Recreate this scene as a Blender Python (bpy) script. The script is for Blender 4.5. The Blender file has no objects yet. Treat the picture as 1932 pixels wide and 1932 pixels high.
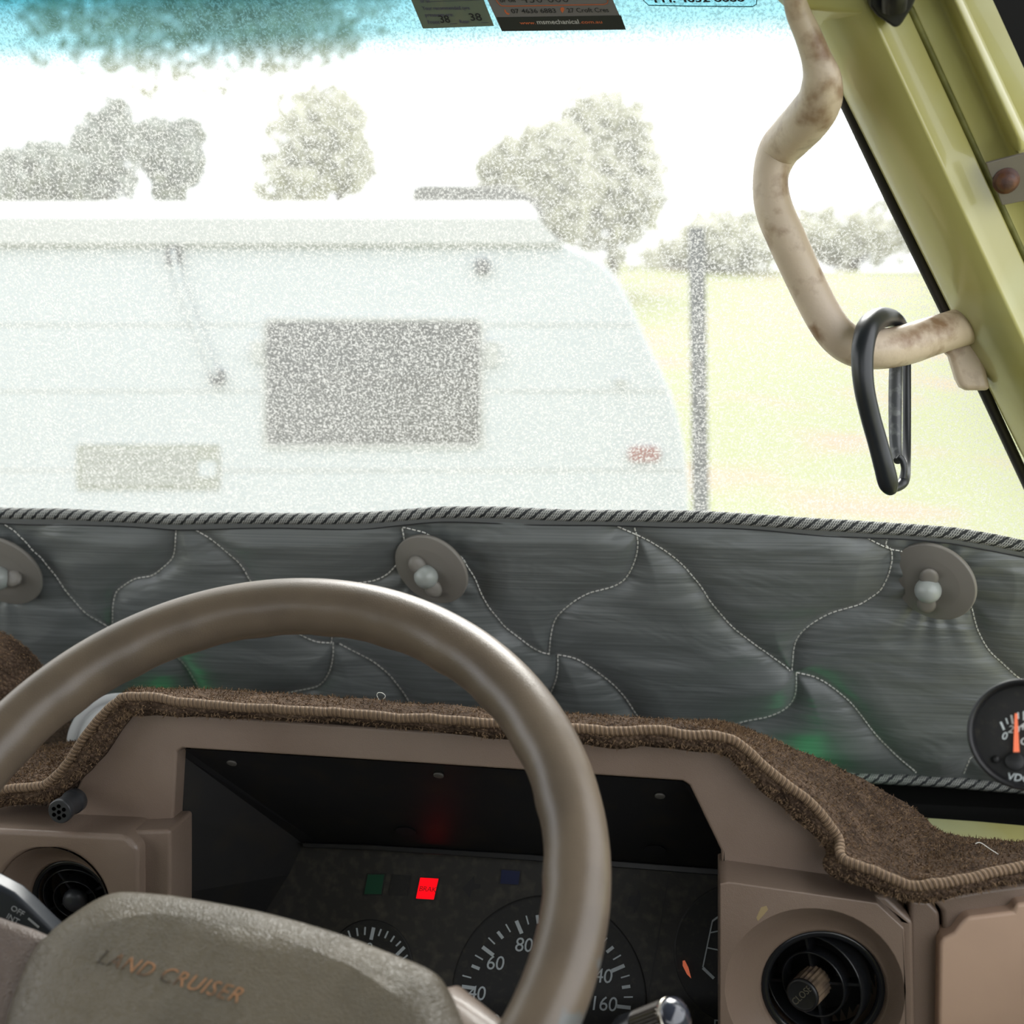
import bpy, bmesh, math, random
from mathutils import Vector, Matrix, noise
random.seed(7)
PI = math.pi
SC = bpy.context.scene
COL = SC.collection

# ------------------------------------------------------------------ camera
F_PX, YAW, PITCH, CZ = 2300.0, math.radians(8), math.radians(7), 1.62
CAM = Vector((0, 0, CZ))
FW = Vector((-math.sin(YAW)*math.cos(PITCH), math.cos(YAW)*math.cos(PITCH), -math.sin(PITCH)))
RT = Vector((math.cos(YAW), math.sin(YAW), 0))
UP = RT.cross(FW)
cd = bpy.data.cameras.new('camera'); cam = bpy.data.objects.new('camera', cd); COL.objects.link(cam)
cam.matrix_world = Matrix.Translation(CAM) @ Matrix((RT, UP, -FW)).transposed().to_4x4()
cd.sensor_width = 36; cd.lens = 36*F_PX/1932; cd.clip_start = .01; cd.clip_end = 500
cd.dof.use_dof = True; cd.dof.focus_distance = .88; cd.dof.aperture_fstop = 6.6
SC.camera = cam

# ------------------------------------------------------------------ sky, exposure
w = bpy.data.worlds.new('overcast'); SC.world = w; w.use_nodes = True
nt = w.node_tree; nt.nodes.clear()
bg = nt.nodes.new('ShaderNodeBackground'); wo = nt.nodes.new('ShaderNodeOutputWorld')
tc = nt.nodes.new('ShaderNodeTexCoord'); sp = nt.nodes.new('ShaderNodeSeparateXYZ')
rp = nt.nodes.new('ShaderNodeValToRGB')
rp.color_ramp.elements[0].position = 0.0; rp.color_ramp.elements[0].color = (.92, .95, 1, 1)
rp.color_ramp.elements[1].position = 1.0; rp.color_ramp.elements[1].color = (1, 1, 1, 1)
nt.links.new(tc.outputs['Generated'], sp.inputs[0]); nt.links.new(sp.outputs['Z'], rp.inputs[0])
nt.links.new(rp.outputs[0], bg.inputs['Color']); nt.links.new(bg.outputs[0], wo.inputs['Surface'])
bg.inputs['Strength'].default_value = 1.5
SUN = bpy.data.lights.new('veiled_sun', 'SUN'); SUN.energy = 4.6; SUN.angle = math.radians(35); SUN.color = (1, .98, .94)
so = bpy.data.objects.new('veiled_sun', SUN); COL.objects.link(so)
so.rotation_euler = (math.radians(-47), math.radians(4), 0)      # high, ahead of the car and a little to its right
vs = SC.view_settings; vs.view_transform = 'Standard'; vs.look = 'None'; vs.gamma = 1; vs.use_curve_mapping = False
vs.exposure = 0.95

# ------------------------------------------------------------------ geometry helpers
def ray(px, py):
    return FW*F_PX + RT*(px-966) + UP*(966-py)
def P(px, py, pl):
    """point of the plane pl that is seen at pixel px,py.  pl = number: Y = pl;  (Y0,z0,slope): Y = Y0+slope*(z-z0), z from eye height"""
    d = ray(px, py)
    if not isinstance(pl, tuple): pl = (pl, 0, 0)
    Y0, z0, sl = pl[:3]
    # Y = Y0 + sl*(z-z0) ; point = t*d
    t = (Y0 - sl*z0)/(d.y - sl*d.z)
    return CAM + d*t
def PZ(px, py, z):
    d = ray(px, py); return CAM + d*(z/d.z)
EF = Vector((-math.sin(YAW), math.cos(YAW), 0))
def PD(px, py, D):
    d = ray(px, py); return CAM + d*(D/d.dot(EF))
def PN(px, py, p0, n):
    d = ray(px, py); return CAM + d*((p0-CAM).dot(n)/d.dot(n))
def pl_n(pl):
    if not isinstance(pl, tuple): return Vector((0, -1, 0))
    return Vector((0, -1, pl[2])).normalized()      # towards the driver
def off(pl, d):
    if not isinstance(pl, tuple): return pl-d
    return (pl[0]-d*math.sqrt(1+pl[2]**2), pl[1], pl[2])

def tag(o, label=None, cat=None, group=None, kind=None):
    if label: o['label'] = label
    if cat: o['category'] = cat
    if group: o['group'] = group
    if kind: o['kind'] = kind
    return o
def thing(name, label, cat, loc, group=None, kind=None):
    o = bpy.data.objects.new(name, None); COL.objects.link(o); o.location = loc; o.empty_display_size = .02
    return tag(o, label, cat, group, kind)
def link(name, me, m, parent=None, smooth=True, bevel=0, seg=3, label=None, kind=None, angle=35, sub=0, extra=()):
    o = bpy.data.objects.new(name, me); COL.objects.link(o)
    if m: me.materials.append(m)
    for e in extra: me.materials.append(e)
    if smooth:
        for p in me.polygons: p.use_smooth = True
    if parent:
        o.parent = parent
        base = Vector((0, 0, 0)); q = parent
        while q is not None:
            base += q.location; q = q.parent
        # keep mesh data local to the parent chain
        me.transform(Matrix.Translation(-base))
    if bevel:
        b = o.modifiers.new('bevel', 'BEVEL'); b.width = bevel; b.segments = seg; b.limit_method = 'ANGLE'
        b.angle_limit = math.radians(angle); b.harden_normals = False
    if sub:
        s = o.modifiers.new('sub', 'SUBSURF'); s.levels = s.render_levels = sub
    if smooth and not sub:
        wn = o.modifiers.new('wn', 'WEIGHTED_NORMAL'); wn.keep_sharp = True
    if label: o['label'] = label
    if kind: o['kind'] = kind
    return o
def me_of(bm, name='m', fix=True):
    if fix: bmesh.ops.recalc_face_normals(bm, faces=bm.faces)
    me = bpy.data.meshes.new(name); bm.to_mesh(me); bm.free(); return me
def add_prism(bm, pts, vec, holes=()):
    """pts: planar 3-D outline, extruded by vec; holes: other loops"""
    loops = [pts]+list(holes); es = []; allv = []
    for lp in loops:
        vsx = [bm.verts.new(p) for p in lp]; allv.append(vsx)
        for i in range(len(vsx)): es.append(bm.edges.new((vsx[i], vsx[(i+1) % len(vsx)])))
    if holes:
        r = bmesh.ops.triangle_fill(bm, edges=es, use_beauty=True)
        fs = [g for g in r['geom'] if isinstance(g, bmesh.types.BMFace)]
    else: fs = [bm.faces.new(allv[0])]
    r = bmesh.ops.extrude_face_region(bm, geom=fs)
    nv = [g for g in r['geom'] if isinstance(g, bmesh.types.BMVert)]
    bmesh.ops.translate(bm, verts=nv, vec=vec)
    return bm
def prism(pts, vec, holes=()):
    return me_of(add_prism(bmesh.new(), pts, vec, holes))
def add_loft(bm, rings, close=True, cap0=True, cap1=True, uv=None):
    R = [[bm.verts.new(p) for p in r] for r in rings]
    n = len(rings[0])
    for a, b in zip(R[:-1], R[1:]):
        for i in range(n if close else n-1):
            j = (i+1) % n
            try: bm.faces.new((a[i], a[j], b[j], b[i]))
            except ValueError: pass
    if close and cap0: bm.faces.new(R[0][::-1])
    if close and cap1: bm.faces.new(R[-1])
    return bm
def loft(rings, **k): return me_of(add_loft(bmesh.new(), rings, **k))
def frame(n):
    n = n.normalized(); a = Vector((0, 0, 1)) if abs(n.z) < .9 else Vector((1, 0, 0))
    u = a.cross(n).normalized(); return u, n.cross(u), n        # u right-ish, v up-ish
def circle(c, u, v, r, n=32, r2=None, ph=0):
    r2 = r2 or r
    return [c + u*(r*math.cos(2*PI*i/n+ph)) + v*(r2*math.sin(2*PI*i/n+ph)) for i in range(n)]
def lathe(c, axis, prof, n=48, caps=(True, True), uvf=None):
    """prof: list of (radius, height along axis)"""
    u, v, a = uvf or frame(axis)
    return loft([circle(c+a*h, u, v, max(r, 1e-5), n) for r, h in prof], cap0=caps[0], cap1=caps[1])
def catmull(pts, k=8):
    out = []
    n = len(pts)
    for i in range(n-1):
        p0, p1, p2, p3 = pts[max(i-1, 0)], pts[i], pts[i+1], pts[min(i+2, n-1)]
        for j in range(k):
            t = j/k
            out.append(tuple(.5*((2*b)+(-a+c)*t+(2*a-5*b+4*c-d)*t*t+(-a+3*b-3*c+d)*t**3) for a, b, c, d in zip(p0, p1, p2, p3)))
    out.append(tuple(pts[-1])); return out
def add_tube(bm, pts, rad, n=16, caps=True, flat=1.0, upref=None, uv=False):
    """pts Vectors, rad list or number; v-uv around, u-uv arclength in metres"""
    pts = [Vector(p) for p in pts]; N = len(pts)
    rad = [rad]*N if not hasattr(rad, '__len__') else rad
    uvl = bm.loops.layers.uv.verify() if uv else None
    prev = upref; rings = []; L = [0]
    for i in range(N):
        t = (pts[min(i+1, N-1)]-pts[max(i-1, 0)]).normalized()
        if prev is None: prev = Vector((0, 0, 1)) if abs(t.z) < .9 else Vector((0, 1, 0))
        v = (prev - t*prev.dot(t)).normalized(); u = t.cross(v); prev = v
        rings.append([bm.verts.new(pts[i] + u*(rad[i]*math.cos(2*PI*k/n)) + v*(rad[i]*flat*math.sin(2*PI*k/n))) for k in range(n)])
        if i: L.append(L[-1]+(pts[i]-pts[i-1]).length)
    for i in range(N-1):
        for k in range(n):
            j = (k+1) % n
            f = bm.faces.new((rings[i][k], rings[i][j], rings[i+1][j], rings[i+1][k]))
            if uvl:
                for lp, q in zip(f.loops, ((L[i], k/n), (L[i], (k+1)/n), (L[i+1], (k+1)/n), (L[i+1], k/n))): lp[uvl].uv = q
    if caps: bm.faces.new(rings[0][::-1]); bm.faces.new(rings[-1])
    return bm
def tube(pts, rad, **k): return me_of(add_tube(bmesh.new(), pts, rad, **k))
def add_box(bm, a, b):
    x0, y0, z0 = a; x1, y1, z1 = b
    v = [bm.verts.new(p) for p in ((x0,y0,z0),(x1,y0,z0),(x1,y1,z0),(x0,y1,z0),(x0,y0,z1),(x1,y0,z1),(x1,y1,z1),(x0,y1,z1))]
    for f in ((3,2,1,0),(4,5,6,7),(0,1,5,4),(1,2,6,5),(2,3,7,6),(3,0,4,7)): bm.faces.new([v[i] for i in f])
    return bm
def box(a, b): return me_of(add_box(bmesh.new(), a, b))
def grid_mesh(rows, uv=None):
    bm = bmesh.new(); R = [[bm.verts.new(p) for p in r] for r in rows]
    for a, b in zip(R[:-1], R[1:]):
        for i in range(len(a)-1): bm.faces.new((a[i], a[i+1], b[i+1], b[i]))
    return me_of(bm, fix=False)
def text_me(s, size, p, ux, uy, depth=.0002, shear=0, align='CENTER', bold=0.0, spacing=1.0, fit=None):
    cu = bpy.data.curves.new('t', 'FONT'); cu.body = s; cu.size = 1; cu.align_x = align; cu.align_y = 'CENTER'
    cu.extrude = depth/size/2; cu.shear = shear; cu.offset = bold; cu.resolution_u = 3; cu.space_character = spacing
    ob = bpy.data.objects.new('t', cu); COL.objects.link(ob)
    dg = bpy.context.evaluated_depsgraph_get(); dg.update()
    me = bpy.data.meshes.new_from_object(ob.evaluated_get(dg))
    bpy.data.objects.remove(ob); bpy.data.curves.remove(cu)
    sx = 1
    if fit:
        xs_ = [v.co.x for v in me.vertices]; sx = fit/size/(max(xs_)-min(xs_))
    ux = ux.normalized(); n = ux.cross(uy).normalized(); vy = uy.normalized()
    M = Matrix((ux*size*sx, vy*size, n*size)).transposed().to_4x4(); M.translation = p
    me.transform(M); me.materials.clear(); return me
def strip_px(poly, pl, thick=.0004, lift=.0006):
    """thin raised plate on a plane, outlined in pixels"""
    return prism([P(x, y, off(pl, lift)) for x, y in poly], -pl_n(pl)*thick)
def seg_poly(x0, y0, x1, y1, wd):
    dx, dy = x1-x0, y1-y0; L = math.hypot(dx, dy); nx, ny = -dy/L*wd/2, dx/L*wd/2
    return [(x0+nx, y0+ny), (x1+nx, y1+ny), (x1-nx, y1-ny), (x0-nx, y0-ny)]

# ------------------------------------------------------------------ materials
def new_mat(name):
    m = bpy.data.materials.new(name); m.use_nodes = True
    return m, m.node_tree.nodes, m.node_tree.links, m.node_tree.nodes['Principled BSDF']
def mat(name, col, rough=.5, col2=None, nscale=20, nlo=.4, nhi=.6, bump=None, metal=0, spec=.5, sheen=0, coat=0, emit=None, bump2=None, detail=4):
    m, N, L, b = new_mat(name)
    b.inputs['Base Color'].default_value = (*col, 1); b.inputs['Roughness'].default_value = rough
    b.inputs['Metallic'].default_value = metal; b.inputs['Specular IOR Level'].default_value = spec
    b.inputs['Sheen Weight'].default_value = sheen; b.inputs['Coat Weight'].default_value = coat
    if emit: b.inputs['Emission Color'].default_value = (*emit[0], 1); b.inputs['Emission Strength'].default_value = emit[1]
    t = N.new('ShaderNodeTexCoord')
    if col2:
        n = N.new('ShaderNodeTexNoise'); n.inputs['Scale'].default_value = nscale; n.inputs['Detail'].default_value = detail
        r = N.new('ShaderNodeValToRGB'); r.color_ramp.elements[0].position = nlo; r.color_ramp.elements[1].position = nhi
        r.color_ramp.elements[0].color = (*col, 1); r.color_ramp.elements[1].color = (*col2, 1)
        L.new(t.outputs['Object'], n.inputs['Vector']); L.new(n.outputs['Fac'], r.inputs[0]); L.new(r.outputs[0], b.inputs['Base Color'])
    nrm = None
    for bp in (bump, bump2):
        if not bp: continue
        kind, sc, st, dist = bp
        if kind == 'voronoi':
            n = N.new('ShaderNodeTexVoronoi'); n.feature = 'F1'; o = n.outputs['Distance']
        elif kind == 'cell':
            n = N.new('ShaderNodeTexVoronoi'); n.feature = 'DISTANCE_TO_EDGE'; o = n.outputs['Distance']
        else:
            n = N.new('ShaderNodeTexNoise'); n.inputs['Detail'].default_value = 5; o = n.outputs['Fac']
        n.inputs['Scale'].default_value = sc; L.new(t.outputs['Object'], n.inputs['Vector'])
        bb = N.new('ShaderNodeBump'); bb.inputs['Strength'].default_value = st; bb.inputs['Distance'].default_value = dist
        L.new(o, bb.inputs['Height'])
        if nrm: L.new(nrm.outputs[0], bb.inputs['Normal'])
        nrm = bb
    if nrm: L.new(nrm.outputs[0], b.inputs['Normal'])
    return m

M = {}
M['dash'] = mat('dash_brown_plastic', (.20, .145, .11), .40, (.245, .185, .145), 9, .45, .7, coat=.2, bump=('cell', 900, .28, .0006), bump2=('noise', 260, .12, .001))
M['lid'] = mat('tan_plastic', (.50, .345, .25), .42, (.45, .31, .225), 14, .4, .7, bump=('noise', 300, .05, .001))
M['wheel'] = mat('steering_wheel_vinyl', (.135, .104, .074), .33, (.11, .085, .062), 30, .4, .65, bump=('cell', 700, .22, .0006), bump2=('noise', 60, .06, .002))
M['pad'] = mat('hub_vinyl', (.125, .105, .074), .36, (.09, .076, .054), 20, .4, .7, bump=('cell', 620, .62, .0010), bump2=('noise', 90, .05, .002))
M['spoke'] = mat('spoke_vinyl', (.15, .115, .095), .45, (.12, .09, .075), 30, .4, .7, bump=('cell', 420, .6, .0014))
M['black'] = mat('black_plastic', (.009, .0095, .011), .42, (.022, .02, .016), 60, .55, .8, bump=('noise', 400, .08, .001))
M['gloss'] = mat('gloss_black_plastic', (.012, .013, .015), .22)
M['shroud'] = mat('cluster_shroud', (.011, .011, .012), .5, (.02, .017, .013), 40, .5, .8)
M['panelf'] = mat('dusty_dial_plate', (.018, .017, .015), .6, (.045, .04, .03), 120, .48, .75, bump=('noise', 500, .1, .001))
M['dial'] = mat('dial_black', (.009, .009, .009), .6, (.03, .027, .02), 200, .55, .8)
M['white'] = mat('dial_white_print', (.42, .46, .48), .6)
M['whitepl'] = mat('white_plastic', (.55, .57, .58), .35)
M['orange'] = mat('needle_orange', (1, .22, .09), .4, emit=((1, .2, .08), .12))
M['red'] = mat('brake_lamp_lit', (.5, .004, .004), .5, emit=((1, .002, .008), .62), spec=.1)
M['green'] = mat('green_lens', (.008, .06, .032), .35)
M['blue'] = mat('blue_lens', (.012, .018, .06), .35)
M['ink'] = mat('black_ink', (.01, .01, .012), .6)
M['inkred'] = mat('lamp_print', (.06, .0, .0), .6)
M['inkblue'] = mat('violet_ink', (.06, .05, .12), .6)
M['inkor'] = mat('orange_ink', (.55, .13, .04), .6)
M['paperw'] = mat('white_sticker_paper', (.16, .15, .15), .5)
M['paperg'] = mat('green_sticker_paper', (.115, .15, .115), .5, (.15, .17, .12), 60, .4, .7)
M['inkdark'] = mat('dark_band_ink', (.02, .022, .018), .5)
M['olive'] = mat('olive_body_paint', (.40, .375, .14), .3, (.46, .48, .27), 7, .5, .72, coat=.35, bump=('noise', 120, .05, .002))
M['olived'] = mat('mossy_seam_sealer', (.10, .10, .02), .6, (.2, .2, .06), 60, .4, .7)
M['rubber'] = mat('window_rubber', (.01, .01, .012), .5)
M['steel'] = mat('dull_steel_plate', (.2, .18, .155), .5, (.16, .08, .04), 45, .5, .66, metal=.3)
M['rust'] = mat('rusty_bolt', (.08, .04, .035), .6, (.16, .06, .025), 150, .4, .7, bump=('noise', 500, .4, .001))
M['handle'] = mat('worn_cream_vinyl', (.60, .49, .38), .4, (.27, .165, .095), 42, .5, .66, bump=('noise', 160, .35, .0015), detail=8)
M['carab'] = mat('carabiner_black', (.016, .019, .023), .34, bump=('noise', 300, .05, .001))
M['carabs'] = mat('scuffed_gate', (.06, .065, .07), .35, (.14, .15, .15), 160, .5, .65)
M['knob'] = mat('grey_taupe_plastic', (.20, .188, .168), .45, bump=('noise', 300, .03, .001))
M['knobl'] = mat('grey_button_plastic', (.33, .355, .34), .32)
M['thread'] = mat('white_thread', (.8, .8, .74), .7)
M['tape'] = mat('grey_binding_tape', (.13, .14, .14), .8, bump=('noise', 2500, .4, .0005), sheen=.3)
M['braid'] = mat('mat_edge_yarn', (.25, .155, .085), .85, (.10, .06, .035), 260, .4, .6, bump=('noise', 900, .6, .001))
M['hair'] = mat('mat_pile_fibre', (.24, .16, .095), .95, (.09, .058, .038), 260, .42, .6, spec=.1)
M['chrome'] = mat('chrome_trim', (.55, .52, .45), .16, metal=1)
M['lens'] = mat('clear_end_cap', (.03, .035, .05), .06, coat=1)
M['cladding'] = mat('caravan_cladding', (.41, .455, .485), .45)
M['roofw'] = mat('caravan_roof_white', (.8, .8, .8), .5)
M['cgrey'] = mat('caravan_grey_trim', (.34, .36, .35), .5)
M['cdark'] = mat('caravan_dark_glass', (.012, .013, .013), .25)
M['chatch'] = mat('caravan_hatch', (.2, .22, .17), .5)
M['clamp'] = mat('marker_lamp_red', (.20, .03, .015), .4)
M['post'] = mat('dark_post_paint', (.016, .02, .026), .6)
M['leafd'] = mat('leaf_dark', (.26, .28, .25), .8)
M['leafp'] = mat('leaf_pale', (.45, .445, .35), .8)
M['bark'] = mat('bark', (.09, .07, .05), .9)
M['roofin'] = mat('headlining', (.10, .10, .09), .9)
M['matte'] = mat('matt_black_dash_top', (.008, .008, .008), .95, spec=.05)
M['ground'] = mat('hill_grass', (.142, .158, .045), .95, (.20, .118, .08), .5, .5, .72)

def rope_mat(name, ca, cb, period, twist, wv, bumpd=.0008, gap=.72):
    m, N, L, b = new_mat(name); b.inputs['Roughness'].default_value = .75
    uv = N.new('ShaderNodeUVMap'); s = N.new('ShaderNodeSeparateXYZ'); L.new(uv.outputs[0], s.inputs[0])
    def mt(op, a, c=None, d=None):
        n = N.new('ShaderNodeMath'); n.operation = op
        for i, x in enumerate((a, c)):
            if x is None: continue
            if isinstance(x, (int, float)): n.inputs[i].default_value = x
            else: L.new(x, n.inputs[i])
        return n.outputs[0]
    u, v = s.outputs[0], s.outputs[1]
    ph = mt('ADD', mt('DIVIDE', u, period), mt('MULTIPLY', v, twist))
    st = mt('FRACT', ph)
    dark = mt('GREATER_THAN', st, gap)  # shaded recesses between the strands, painted into the colour
    a = mt('SINE', mt('MULTIPLY', mt('ADD', mt('MULTIPLY', u, 1/wv), mt('MULTIPLY', v, twist*3)), 2*PI))
    c = mt('SINE', mt('MULTIPLY', mt('SUBTRACT', mt('MULTIPLY', u, 1/wv), mt('MULTIPLY', v, 22)), 2*PI))
    wz = mt('GREATER_THAN', mt('MULTIPLY', mt('ADD', a, 1), mt('ADD', c, 1)), .7)
    fac = mt('MULTIPLY', wz, mt('SUBTRACT', 1, dark))
    mx = N.new('ShaderNodeMix'); mx.data_type = 'RGBA'; L.new(fac, mx.inputs[0])
    mx.inputs[6].default_value = (*cb, 1); mx.inputs[7].default_value = (*ca, 1); L.new(mx.outputs[2], b.inputs['Base Color'])
    h = mt('SINE', mt('MULTIPLY', st, PI)); bb = N.new('ShaderNodeBump'); bb.inputs['Distance'].default_value = bumpd; bb.inputs['Strength'].default_value = .8
    L.new(h, bb.inputs['Height']); L.new(bb.outputs[0], b.inputs['Normal'])
    return m
M['rope'] = rope_mat('rope_binding', (.46, .47, .44), (.018, .021, .024), .0105, -3.0, .0019)

def fabric_mat():
    m, N, L, b = new_mat('quilted_ripstop_fabric'); b.inputs['Roughness'].default_value = .42; b.inputs['Specular IOR Level'].default_value = .6
    b.inputs['Sheen Weight'].default_value = .15
    t = N.new('ShaderNodeTexCoord'); mp = N.new('ShaderNodeMapping'); mp.inputs['Scale'].default_value = (5, 5, 800)
    n = N.new('ShaderNodeTexNoise'); n.inputs['Scale'].default_value = 1.0; n.inputs['Detail'].default_value = 4
    L.new(t.outputs['Object'], mp.inputs[0]); L.new(mp.outputs[0], n.inputs['Vector'])
    r = N.new('ShaderNodeValToRGB'); r.color_ramp.elements[0].position = .35; r.color_ramp.elements[1].position = .72
    r.color_ramp.elements[0].color = (.10, .112, .11, 1); r.color_ramp.elements[1].color = (.165, .18, .178, 1)
    L.new(n.outputs['Fac'], r.inputs[0]); L.new(r.outputs[0], b.inputs['Base Color'])
    mp2 = N.new('ShaderNodeMapping'); mp2.inputs['Scale'].default_value = (9, 9, 30)
    n2 = N.new('ShaderNodeTexNoise'); n2.inputs['Scale'].default_value = 1; n2.inputs['Detail'].default_value = 3; n2.inputs['Distortion'].default_value = .6
    L.new(t.outputs['Object'], mp2.inputs[0]); L.new(mp2.outputs[0], n2.inputs['Vector'])
    b1 = N.new('ShaderNodeBump'); b1.inputs['Strength'].default_value = .6; b1.inputs['Distance'].default_value = .010; L.new(n2.outputs['Fac'], b1.inputs['Height'])
    b2 = N.new('ShaderNodeBump'); b2.inputs['Strength'].default_value = .22; b2.inputs['Distance'].default_value = .0008; L.new(n.outputs['Fac'], b2.inputs['Height'])
    L.new(b1.outputs[0], b2.inputs['Normal']); L.new(b2.outputs[0], b.inputs['Normal'])
    return m
M['fabric'] = fabric_mat()
def carpet_mat():
    m, N, L, b = new_mat('brown_carpet'); b.inputs['Roughness'].default_value = .95; b.inputs['Sheen Weight'].default_value = .0
    b.inputs['Specular IOR Level'].default_value = .1
    t = N.new('ShaderNodeTexCoord')
    v = N.new('ShaderNodeTexVoronoi'); v.inputs['Scale'].default_value = 330; L.new(t.outputs['Object'], v.inputs['Vector'])
    n = N.new('ShaderNodeTexNoise'); n.inputs['Scale'].default_value = 45; n.inputs['Detail'].default_value = 6; L.new(t.outputs['Object'], n.inputs['Vector'])
    r = N.new('ShaderNodeValToRGB'); r.color_ramp.elements[0].color = (.055, .036, .025, 1); r.color_ramp.elements[1].color = (.16, .108, .074, 1)
    r.color_ramp.elements[0].position = .3; r.color_ramp.elements[1].position = .75
    L.new(n.outputs['Fac'], r.inputs[0])
    mx = N.new('ShaderNodeMix'); mx.data_type = 'RGBA'; mx.blend_type = 'MULTIPLY'; mx.inputs[0].default_value = .55
    r2 = N.new('ShaderNodeValToRGB'); r2.color_ramp.elements[0].color = (1, 1, 1, 1); r2.color_ramp.elements[1].color = (.15, .15, .15, 1)
    r2.color_ramp.elements[0].position = .25; r2.color_ramp.elements[1].position = .75
    L.new(v.outputs['Distance'], r2.inputs[0]); L.new(r.outputs[0], mx.inputs[6]); L.new(r2.outputs[0], mx.inputs[7]); L.new(mx.outputs[2], b.inputs['Base Color'])
    bb = N.new('ShaderNodeBump'); bb.invert = True; bb.inputs['Strength'].default_value = .9; bb.inputs['Distance'].default_value = .003
    L.new(v.outputs['Distance'], bb.inputs['Height']); L.new(bb.outputs[0], b.inputs['Normal'])
    return m
M['carpet'] = carpet_mat()

WS = (1.16, -.42, -.45)          # windscreen plane
WSN = pl_n(WS)
def glass_mats():
    m = bpy.data.materials.new('clear_glass'); m.use_nodes = True; N = m.node_tree.nodes; L = m.node_tree.links; N.clear()
    o = N.new('ShaderNodeOutputMaterial'); t = N.new('ShaderNodeBsdfTransparent'); t.inputs[0].default_value = (.96, .97, .96, 1)
    L.new(t.outputs[0], o.inputs[0]); M['glass'] = m
    m = bpy.data.materials.new('dusty_windscreen_glass'); m.use_nodes = True; N = m.node_tree.nodes; L = m.node_tree.links; N.clear()
    o = N.new('ShaderNodeOutputMaterial'); t = N.new('ShaderNodeBsdfTransparent')
    g = N.new('ShaderNodeBsdfGlossy'); g.inputs['Roughness'].default_value = .05; g.inputs['Color'].default_value = (1, 1, 1, 1)
    d = N.new('ShaderNodeBsdfTranslucent'); d.inputs[0].default_value = (.93, .94, .88, 1)
    tc = N.new('ShaderNodeTexCoord'); s = N.new('ShaderNodeSeparateXYZ'); L.new(tc.outputs['Object'], s.inputs[0])
    # fine specks of dried dust
    n = N.new('ShaderNodeTexNoise'); n.inputs['Scale'].default_value = 520; n.inputs['Detail'].default_value = 3; n.inputs['Roughness'].default_value = .7
    L.new(tc.outputs['Object'], n.inputs['Vector'])
    n2 = N.new('ShaderNodeTexNoise'); n2.inputs['Scale'].default_value = 14; n2.inputs['Detail'].default_value = 3
    L.new(tc.outputs['Object'], n2.inputs['Vector'])
    r = N.new('ShaderNodeValToRGB'); r.color_ramp.elements[0].position = .44; r.color_ramp.elements[1].position = .62
    r.color_ramp.elements[0].color = (.22, .22, .22, 1); r.color_ramp.elements[1].color = (.80, .80, .80, 1)
    L.new(n.outputs['Fac'], r.inputs[0])
    ml = N.new('ShaderNodeMath'); ml.operation = 'MULTIPLY'; L.new(r.outputs[0], ml.inputs[0])
    mr = N.new('ShaderNodeMapRange'); mr.inputs[1].default_value = .3; mr.inputs[2].default_value = .7; mr.inputs[3].default_value = .95; mr.inputs[4].default_value = 1.05
    L.new(n2.outputs['Fac'], mr.inputs[0]); L.new(mr.outputs[0], ml.inputs[1])
    # band of blue-green shade tint at the top of the pane (object origin = pane centre line)
    nz = N.new('ShaderNodeTexNoise'); nz.inputs['Scale'].default_value = 5; L.new(tc.outputs['Object'], nz.inputs['Vector'])
    mz = N.new('ShaderNodeMath'); mz.operation = 'MULTIPLY_ADD'; mz.inputs[1].default_value = .006; L.new(nz.outputs['Fac'], mz.inputs[0]); L.new(s.outputs['Z'], mz.inputs[2])
    tr = N.new('ShaderNodeValToRGB'); mr2 = N.new('ShaderNodeMapRange')
    mr2.inputs[1].default_value = TINT0; mr2.inputs[2].default_value = TINT1
    L.new(mz.outputs[0], mr2.inputs[0]); L.new(mr2.outputs[0], tr.inputs[0])
    tr.color_ramp.elements[0].color = (1, 1, 1, 1); tr.color_ramp.elements[1].color = (.015, .2, .26, 1); tr.color_ramp.interpolation = 'EASE'
    e = tr.color_ramp.elements.new(.5); e.color = (.24, .46, .50, 1)
    mt_ = N.new('ShaderNodeMix'); mt_.data_type = 'RGBA'; mt_.blend_type = 'MULTIPLY'; mt_.inputs[0].default_value = 1
    mt_.inputs[6].default_value = (.25, .252, .245, 1); L.new(tr.outputs[0], mt_.inputs[7]); L.new(mt_.outputs[2], d.inputs[0])
    L.new(tr.outputs[0], t.inputs[0])
    a = N.new('ShaderNodeMixShader'); L.new(ml.outputs[0], a.inputs[0]); L.new(t.outputs[0], a.inputs[1]); L.new(d.outputs[0], a.inputs[2])
    b = N.new('ShaderNodeMixShader'); b.inputs[0].default_value = .03; L.new(a.outputs[0], b.inputs[1]); L.new(g.outputs[0], b.inputs[2])
    L.new(b.outputs[0], o.inputs[0]); M['dustglass'] = m
TINT0 = P(700, 140, WS).z - CZ; TINT1 = P(700, -70, WS).z - CZ
glass_mats()

# ================================================================== SETTING
win = thing('window_1', 'windscreen of dusty speckled glass with a teal shade band', 'window', (0, 1.0, CZ), kind='structure')
gl = [P(-1000, -260, WS), P(1600, -260, WS), P(2010, 960, WS), P(2010, 1520, WS), P(-1000, 1520, WS)]
bm = bmesh.new(); add_prism(bm, gl, -WSN*.005)
gme = me_of(bm); go = link('pane', gme, M['dustglass'], win, smooth=False, extra=[M['glass']])
for p in gme.polygons: p.material_index = 0 if p.normal.dot(WSN) > .9 else 1
bm = bmesh.new()
add_tube(bm, [P(x, y, off(WS, .004)) for x, y in ((1500, -10), (1585, 172), (1680, 374), (1774, 566), (1860, 745), (1932, 900), (2015, 1080), (2100, 1270))], .0042, n=10)
link('rubber_seal', me_of(bm), M['rubber'], win)

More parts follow.
